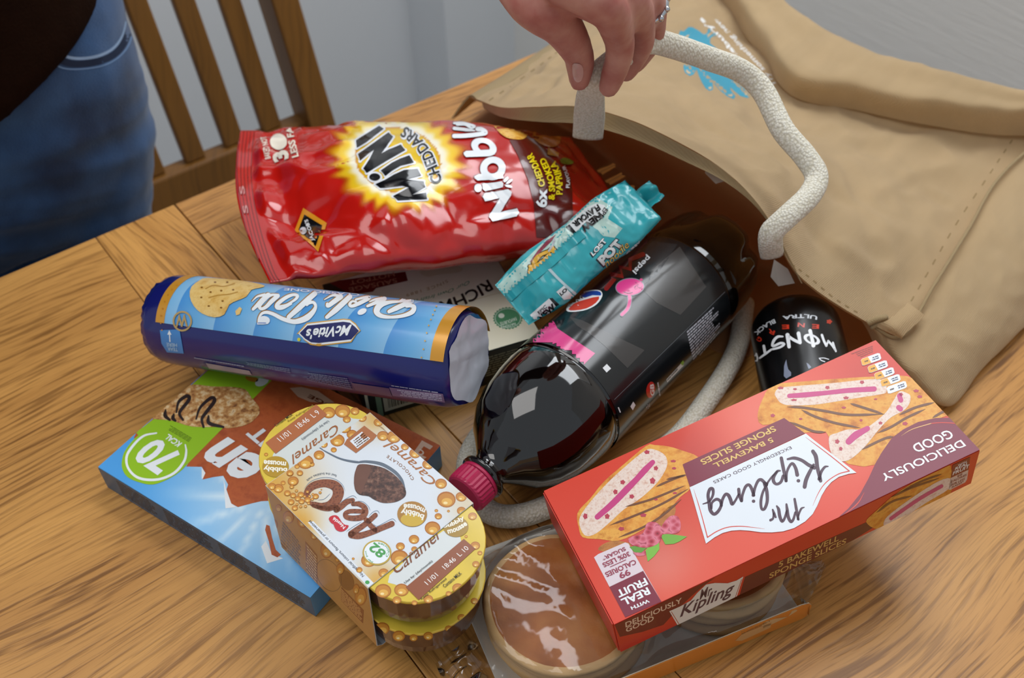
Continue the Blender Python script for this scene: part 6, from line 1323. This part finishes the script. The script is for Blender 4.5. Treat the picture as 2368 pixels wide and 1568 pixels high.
rp_ = crom([PZ(t) for t in ROPE1], 8); n = len(rp_)
rad = [(.0112 if i < 10 else .0112-(i-10)*.00018) if i < 20 else (.0094-(i-20)*.0003 if i < 28 else (.0080 if i < n-18 else .0084)) for i in range(n)]
def ribbon(name, pts, rad, par):
    P = np.array(pts); n = len(P); vs_, fs = [], []; seg = 14; b = np.array([0., -.6, .8])
    for i in range(n):
        t = P[min(i+1, n-1)]-P[max(i-1, 0)]; t /= np.linalg.norm(t); vwd = CAM-P[i]; vwd /= np.linalg.norm(vwd); vwd -= t*(vwd@t); vwd /= np.linalg.norm(vwd); a = np.cross(t, vwd)
        k_ = i/(n-1); fl = .2 if i < 22 else (.2+.48*min(1, (i-22)/14) if i < n-16 else .68-.40*(i-(n-16))/16)
        for j in range(seg):
            th = 2*math.pi*j/seg; vs_.append(P[i]+rad[i]*(math.cos(th)*a+fl*math.sin(th)*vwd))
    for i in range(n-1):
        for j in range(seg): k2 = (j+1) % seg; fs.append((i*seg+j, i*seg+k2, (i+1)*seg+k2, (i+1)*seg+j))
    fs += [tuple(range(seg-1, -1, -1)), tuple((n-1)*seg+j for j in range(seg))]
    return mesh(name, vs_, fs, ropem, par, True)
ribbon('handle', rp_, rad, bag)
ROPE2 = [(1722, 700, .0090), (1716, 745, .0088), (1708, 795, .0085), (1684, 850, .0085), (1636, 925, .0085), (1570, 1010, .0085), (1490, 1070, .0085), (1400, 1116, .0085), (1300, 1158, .0085), (1205, 1192, .0085), (1132, 1184, .0085), (1090, 1125, .0085), (1082, 1068, .0085), (1108, 1012, .0085), (1165, 945, .0085), (1262, 872, .0085), (1350, 775, .0085), (1410, 675, .0085)]
tube('handle', crom([PZ(t) for t in ROPE2], 8), .0080, ropem, bag, 14)
# ------------------------------------------------------------------ person behind the table, one hand on the bag handle
skin = mat('skin', '#b97f6b', .5, spec=.4); nt, nd, lk, b = nodes_of(skin)
b.inputs['Subsurface Weight'].default_value = .12; b.inputs['Subsurface Radius'].default_value = (.008, .003, .0015)
tc = nd.new('ShaderNodeTexCoord'); n = nd.new('ShaderNodeTexNoise'); n.inputs['Scale'].default_value = 60; n.inputs['Detail'].default_value = 5; lk.new(tc.outputs['Object'], n.inputs['Vector']); r_ = nd.new('ShaderNodeValToRGB'); r_.color_ramp.elements[0].position = .3; r_.color_ramp.elements[0].color = (*lin('#a8645a'), 1); r_.color_ramp.elements[1].position = .7; r_.color_ramp.elements[1].color = (*lin('#c39080'), 1); lk.new(n.outputs[0], r_.inputs[0]); lk.new(r_.outputs[0], b.inputs['Base Color'])
n2 = nd.new('ShaderNodeTexNoise'); n2.inputs['Scale'].default_value = 260; n2.inputs['Detail'].default_value = 4; lk.new(tc.outputs['Object'], n2.inputs['Vector']); bp = nd.new('ShaderNodeBump'); bp.inputs['Strength'].default_value = .25; bp.inputs['Distance'].default_value = .0006; lk.new(n2.outputs[0], bp.inputs['Height']); lk.new(bp.outputs[0], b.inputs['Normal'])
per = thing('person', 'person in brown jumper and blue jeans gripping the bag handle', 'person', UV(.05, .97, TZ))
def capsules(chains, ell=()):
    """closed tapered tubes and ellipsoids in one bmesh, to be fused by a voxel remesh"""
    bm = bmesh.new()
    for pts, rads in chains:
        P = np.array(crom(pts, 5), float); R = np.interp(np.linspace(0, 1, len(P)), np.linspace(0, 1, len(rads)), rads); seg = 20; ring = []
        b_ = np.array([.13, .21, .97]); rows = []
        t0 = P[1]-P[0]; t0 /= np.linalg.norm(t0); t1 = P[-1]-P[-2]; t1 /= np.linalg.norm(t1)
        Q = [(P[0]-t0*R[0]*c, R[0]*s_) for c, s_ in ((.97, .25), (.8, .6), (.45, .89))]+list(zip(P, R))+[(P[-1]+t1*R[-1]*c, R[-1]*s_) for c, s_ in ((.45, .89), (.8, .6), (.97, .25))]
        pts_ = np.array([q[0] for q in Q])
        for i, (c, r) in enumerate(Q):
            t = pts_[min(i+1, len(Q)-1)]-pts_[max(i-1, 0)]; t /= np.linalg.norm(t); b_ = b_-t*(b_@t); b_ /= np.linalg.norm(b_); a = np.cross(t, b_)
            rows.append([bm.verts.new(c+r*(math.cos(2*math.pi*j/seg)*a+math.sin(2*math.pi*j/seg)*b_)) for j in range(seg)])
        for i in range(len(rows)-1):
            for j in range(seg): k = (j+1) % seg; bm.faces.new((rows[i][j], rows[i][k], rows[i+1][k], rows[i+1][j]))
        bm.faces.new(rows[0][::-1]); bm.faces.new(rows[-1])
    for c, ax3 in ell:
        r = bmesh.ops.create_icosphere(bm, subdivisions=4, radius=1); A3 = np.array(ax3)
        for v in r['verts']: v.co = Vector(np.array(c)+np.array(v.co)@A3)
    return bm
def fused(name, bm, vox, m, par, smooth=6):
    me = bpy.data.meshes.new(name); bm.to_mesh(me); bm.free(); o = bpy.data.objects.new(name, me); COL.objects.link(o)
    md = o.modifiers.new('r', 'REMESH'); md.mode = 'VOXEL'; md.voxel_size = vox; s_ = o.modifiers.new('s', 'SMOOTH'); s_.factor = .5; s_.iterations = smooth
    dg = bpy.context.evaluated_depsgraph_get(); me2 = bpy.data.meshes.new_from_object(o.evaluated_get(dg)); bpy.data.objects.remove(o)
    me2.name = name; off = Vector(parent_off(par)); me2.transform(Matrix.Translation(-off)); me2.materials.clear()
    return obj(name, me2, m, par, True)
def axes(u, v, z): return [u*_T, v*_N, z*_Z]
W_ = np.array([-.012, .583, .318])                # wrist
J = lambda x, y, z: onz((x, y), z)
thumb = [W_+np.array([.012, -.006, -.008]), J(1235, 0, .300), J(1297, 58, .283), J(1336, 122, .259), J(1341, 160, .246), J(1340, 186, .239)]
index = [J(1300, -40, .318), J(1398, 12, .305), J(1430, 84, .276), J(1432, 128, .261), J(1419, 172, .245), J(1408, 202, .236)]
middle = [J(1320, -62, .320), J(1450, -4, .298), J(1480, 62, .267), J(1480, 104, .251), J(1462, 142, .237), J(1448, 166, .230)]
ring = [J(1330, -84, .318), J(1488, -12, .286), J(1510, 48, .258), J(1505, 92, .242), J(1484, 128, .230), J(1468, 150, .224)]
pinky = [J(1330, -104, .314), J(1500, -34, .272), J(1512, 22, .247), J(1504, 62, .232), J(1490, 92, .222)]
chains = [(thumb, [.017, .0160, .0125, .0096, .0085, .0068]), (index, [.0125, .0116, .0093, .0085, .0078, .0066]), (middle, [.0125, .0115, .0092, .0085, .0077, .0068]), (ring, [.0120, .0106, .0086, .0079, .0070, .0063]), (pinky, [.0110, .0098, .0080, .0073, .0062]),
          ([W_, (index[1]+W_)/2, index[1]], [.023, .0165, .012]), ([W_, (middle[1]+W_)/2, middle[1]], [.022, .017, .0125]), ([W_, (ring[1]+W_)/2, ring[1]], [.021, .016, .0115]), ([W_, (pinky[1]+W_)/2, pinky[1]], [.020, .0145, .010])]
SH = UV(.235, .95, .60); EL_ = (W_+SH)/2+np.array([-.01, .02, -.05]); SR = UV(-.135, .97, .60); CB = UV(.05, .975)
chains += [([W_, W_*.5+EL_*.5, EL_], [.0265, .036, .040]), ([EL_, EL_*.5+SH*.5, SH], [.040, .046, .052]), ([SR, UV(-.20, .97, .36), UV(-.19, .88, .12)], [.052, .042, .034]), ([CB+_Z*.12, CB+_Z*.35, CB+_Z*.55], [.10, .095, .10]), ([CB+_Z*.6, CB+_Z*.70], [.055, .05]), ([SR, CB+_Z*.60, SH], [.055, .07, .055])]
chains += [([UV(.14, .975, .05), UV(.065, .96, -.35), UV(.06, .96, -.72)], [.08, .05, .04]), ([UV(-.04, .975, .05), UV(-.105, .97, -.35), UV(-.12, .975, -.72)], [.08, .05, .04])]
ell = [(CB+_Z*.82+_N*-.02, axes(.072, .090, .115)), (CB+_Z*.79+_N*-.108, axes(.012, .016, .02)), (CB+_Z*.80+_T*.074, axes(.01, .018, .03)), (CB+_Z*.80-_T*.074, axes(.01, .018, .03))]
body = fused('body', capsules(chains, ell), .0023, skin, per, 5)
body['label'] = 'bare hand with bent fingers closed on the handle'
# fingernail and ring
SBd = Curved(body, 5, (thumb[3], .12))
A = Art(per, SBd, .25, .3)
A.add('fingernail', PG([(1324, 150), (1334, 146), (1346, 152), (1349, 170), (1344, 186), (1334, 190), (1326, 178)], 3), mat('nail', '#c79a90', .22, coat=.4), 3, 3)
A.flush()
rc = ring[1]*.62+ring[2]*.38; rax = ring[2]-ring[1]; rax /= np.linalg.norm(rax); ra = np.cross(rax, _Z); ra /= np.linalg.norm(ra); rb = np.cross(rax, ra)
silver = mat('ring_silver', '#c9cbd0', .2, metal=1)
rg = tube('finger_ring', [rc+.0118*(math.cos(t)*ra+math.sin(t)*rb) for t in np.linspace(0, 2*math.pi, 40)], .0016, silver, per, 8)
for t in np.linspace(0, 2*math.pi, 13)[:-1]:
    c = rc+.0126*(math.cos(t)*ra+math.sin(t)*rb); bm = bmesh.new(); bmesh.ops.create_icosphere(bm, subdivisions=2, radius=.0021, matrix=Matrix.Translation(Vector(c))); from_bm('bead', bm, silver, rg, True)
# jumper: torso and both sleeves
knit = mat('knit_brown', '#1c0d05', .95, spec=.08, bump=.8, bscale=420, var=.25, vscale=90)
cuff = W_+(W_-middle[1])/np.linalg.norm(W_-middle[1])*.004
sw = [([cuff, W_*.45+EL_*.55, EL_], [.034, .044, .049]), ([EL_, EL_*.5+SH*.5, SH], [.049, .056, .066]), ([SR, UV(-.20, .97, .36), UV(-.19, .88, .14)], [.066, .054, .042]), ([SR, CB+_Z*.60, SH], [.066, .085, .066])]
def torso(rows):
    bm = bmesh.new(); R = []; seg = 40
    for u, v, z, hu, hv, sl in rows:
        R.append([bm.verts.new(UV(u+hu*math.cos(t), v+hv*math.sin(t), z+sl*math.cos(t))) for t in [2*math.pi*j/seg for j in range(seg)]])
    for i in range(len(R)-1):
        for j in range(seg): k = (j+1) % seg; bm.faces.new((R[i][j], R[i][k], R[i+1][k], R[i+1][j]))
    bm.faces.new(R[0][::-1]); bm.faces.new(R[-1]); return bm
bm = capsules(sw); tb = torso([(.045, .965, .090, .190, .138, .055), (.045, .965, .104, .200, .147, .055), (.045, .968, .24, .192, .142, .02), (.045, .972, .36, .178, .13, 0), (.045, .975, .50, .185, .128, 0), (.045, .978, .60, .165, .10, 0), (.05, .98, .645, .09, .07, 0)])
t_ = bpy.data.meshes.new('t'); tb.to_mesh(t_); tb.free(); bm.from_mesh(t_); bpy.data.meshes.remove(t_)
fused('jumper', bm, .006, knit, per, 4)
# jeans
den = mat('denim', '#2b4a75', .8, spec=.2, sheen=.25); nt, nd, lk, b = nodes_of(den); tc = nd.new('ShaderNodeTexCoord'); n = nd.new('ShaderNodeTexNoise'); n.inputs['Scale'].default_value = 9; n.inputs['Detail'].default_value = 6; lk.new(tc.outputs['Object'], n.inputs['Vector'])
r_ = nd.new('ShaderNodeValToRGB'); r_.color_ramp.elements[0].position = .32; r_.color_ramp.elements[0].color = (*lin('#142848'), 1); r_.color_ramp.elements[1].position = .72; r_.color_ramp.elements[1].color = (*lin('#3f689b'), 1); lk.new(n.outputs[0], r_.inputs[0]); lk.new(r_.outputs[0], b.inputs['Base Color'])
n2 = nd.new('ShaderNodeTexNoise'); n2.inputs['Scale'].default_value = 600; lk.new(tc.outputs['Object'], n2.inputs['Vector']); bp = nd.new('ShaderNodeBump'); bp.inputs['Strength'].default_value = .4; bp.inputs['Distance'].default_value = .001; lk.new(n2.outputs[0], bp.inputs['Height']); lk.new(bp.outputs[0], b.inputs['Normal'])
bm = capsules([([UV(.150, .972, .0), UV(.062, .96, -.36), UV(.06, .96, -.73)], [.098, .078, .058]), ([UV(-.03, .972, .0), UV(-.105, .97, -.36), UV(-.12, .975, -.73)], [.098, .078, .058])])
tb = torso([(.060, .968, -.06, .172, .10, 0), (.060, .968, .0, .188, .122, 0), (.060, .968, .06, .192, .128, 0), (.060, .968, .12, .192, .128, .01), (.060, .968, .18, .186, .124, .03), (.06, .968, .24, .178, .12, .03)])
t_ = bpy.data.meshes.new('t'); tb.to_mesh(t_); tb.free(); bm.from_mesh(t_); bpy.data.meshes.remove(t_)
je = fused('jeans', bm, .006, den, per, 6)
_nv = [(Vector(v.co), Vector(v.normal)) for v in je.data.vertices]
for v, (p, nv_) in zip(je.data.vertices, _nv):      # drag folds across the thigh
    u = float(np.array(p)@_T); v.co = p+nv_*(.0035*(1-2*abs(noise.noise(Vector((u*7, p.z*26+u*9, 2)))))+.002*noise.noise(p*18))
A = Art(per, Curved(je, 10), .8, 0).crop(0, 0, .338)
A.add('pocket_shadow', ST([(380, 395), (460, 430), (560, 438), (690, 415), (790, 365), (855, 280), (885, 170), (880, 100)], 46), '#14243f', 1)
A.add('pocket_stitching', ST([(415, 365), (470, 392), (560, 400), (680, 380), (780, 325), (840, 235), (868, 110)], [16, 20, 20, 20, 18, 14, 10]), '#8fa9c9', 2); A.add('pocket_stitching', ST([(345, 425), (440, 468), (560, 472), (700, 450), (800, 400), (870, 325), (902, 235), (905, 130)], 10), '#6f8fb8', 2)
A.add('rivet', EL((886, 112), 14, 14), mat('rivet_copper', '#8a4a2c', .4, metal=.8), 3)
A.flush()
for s_ in (.06, -.12):
    bm = capsules([([UV(s_, .99, TZ+.045), UV(s_, .92, TZ+.035), UV(s_, .83, TZ+.028)], [.042, .04, .027])]); fused('shoe', bm, .006, mat('shoe_dark', '#1c1c1e', .6), per, 3)
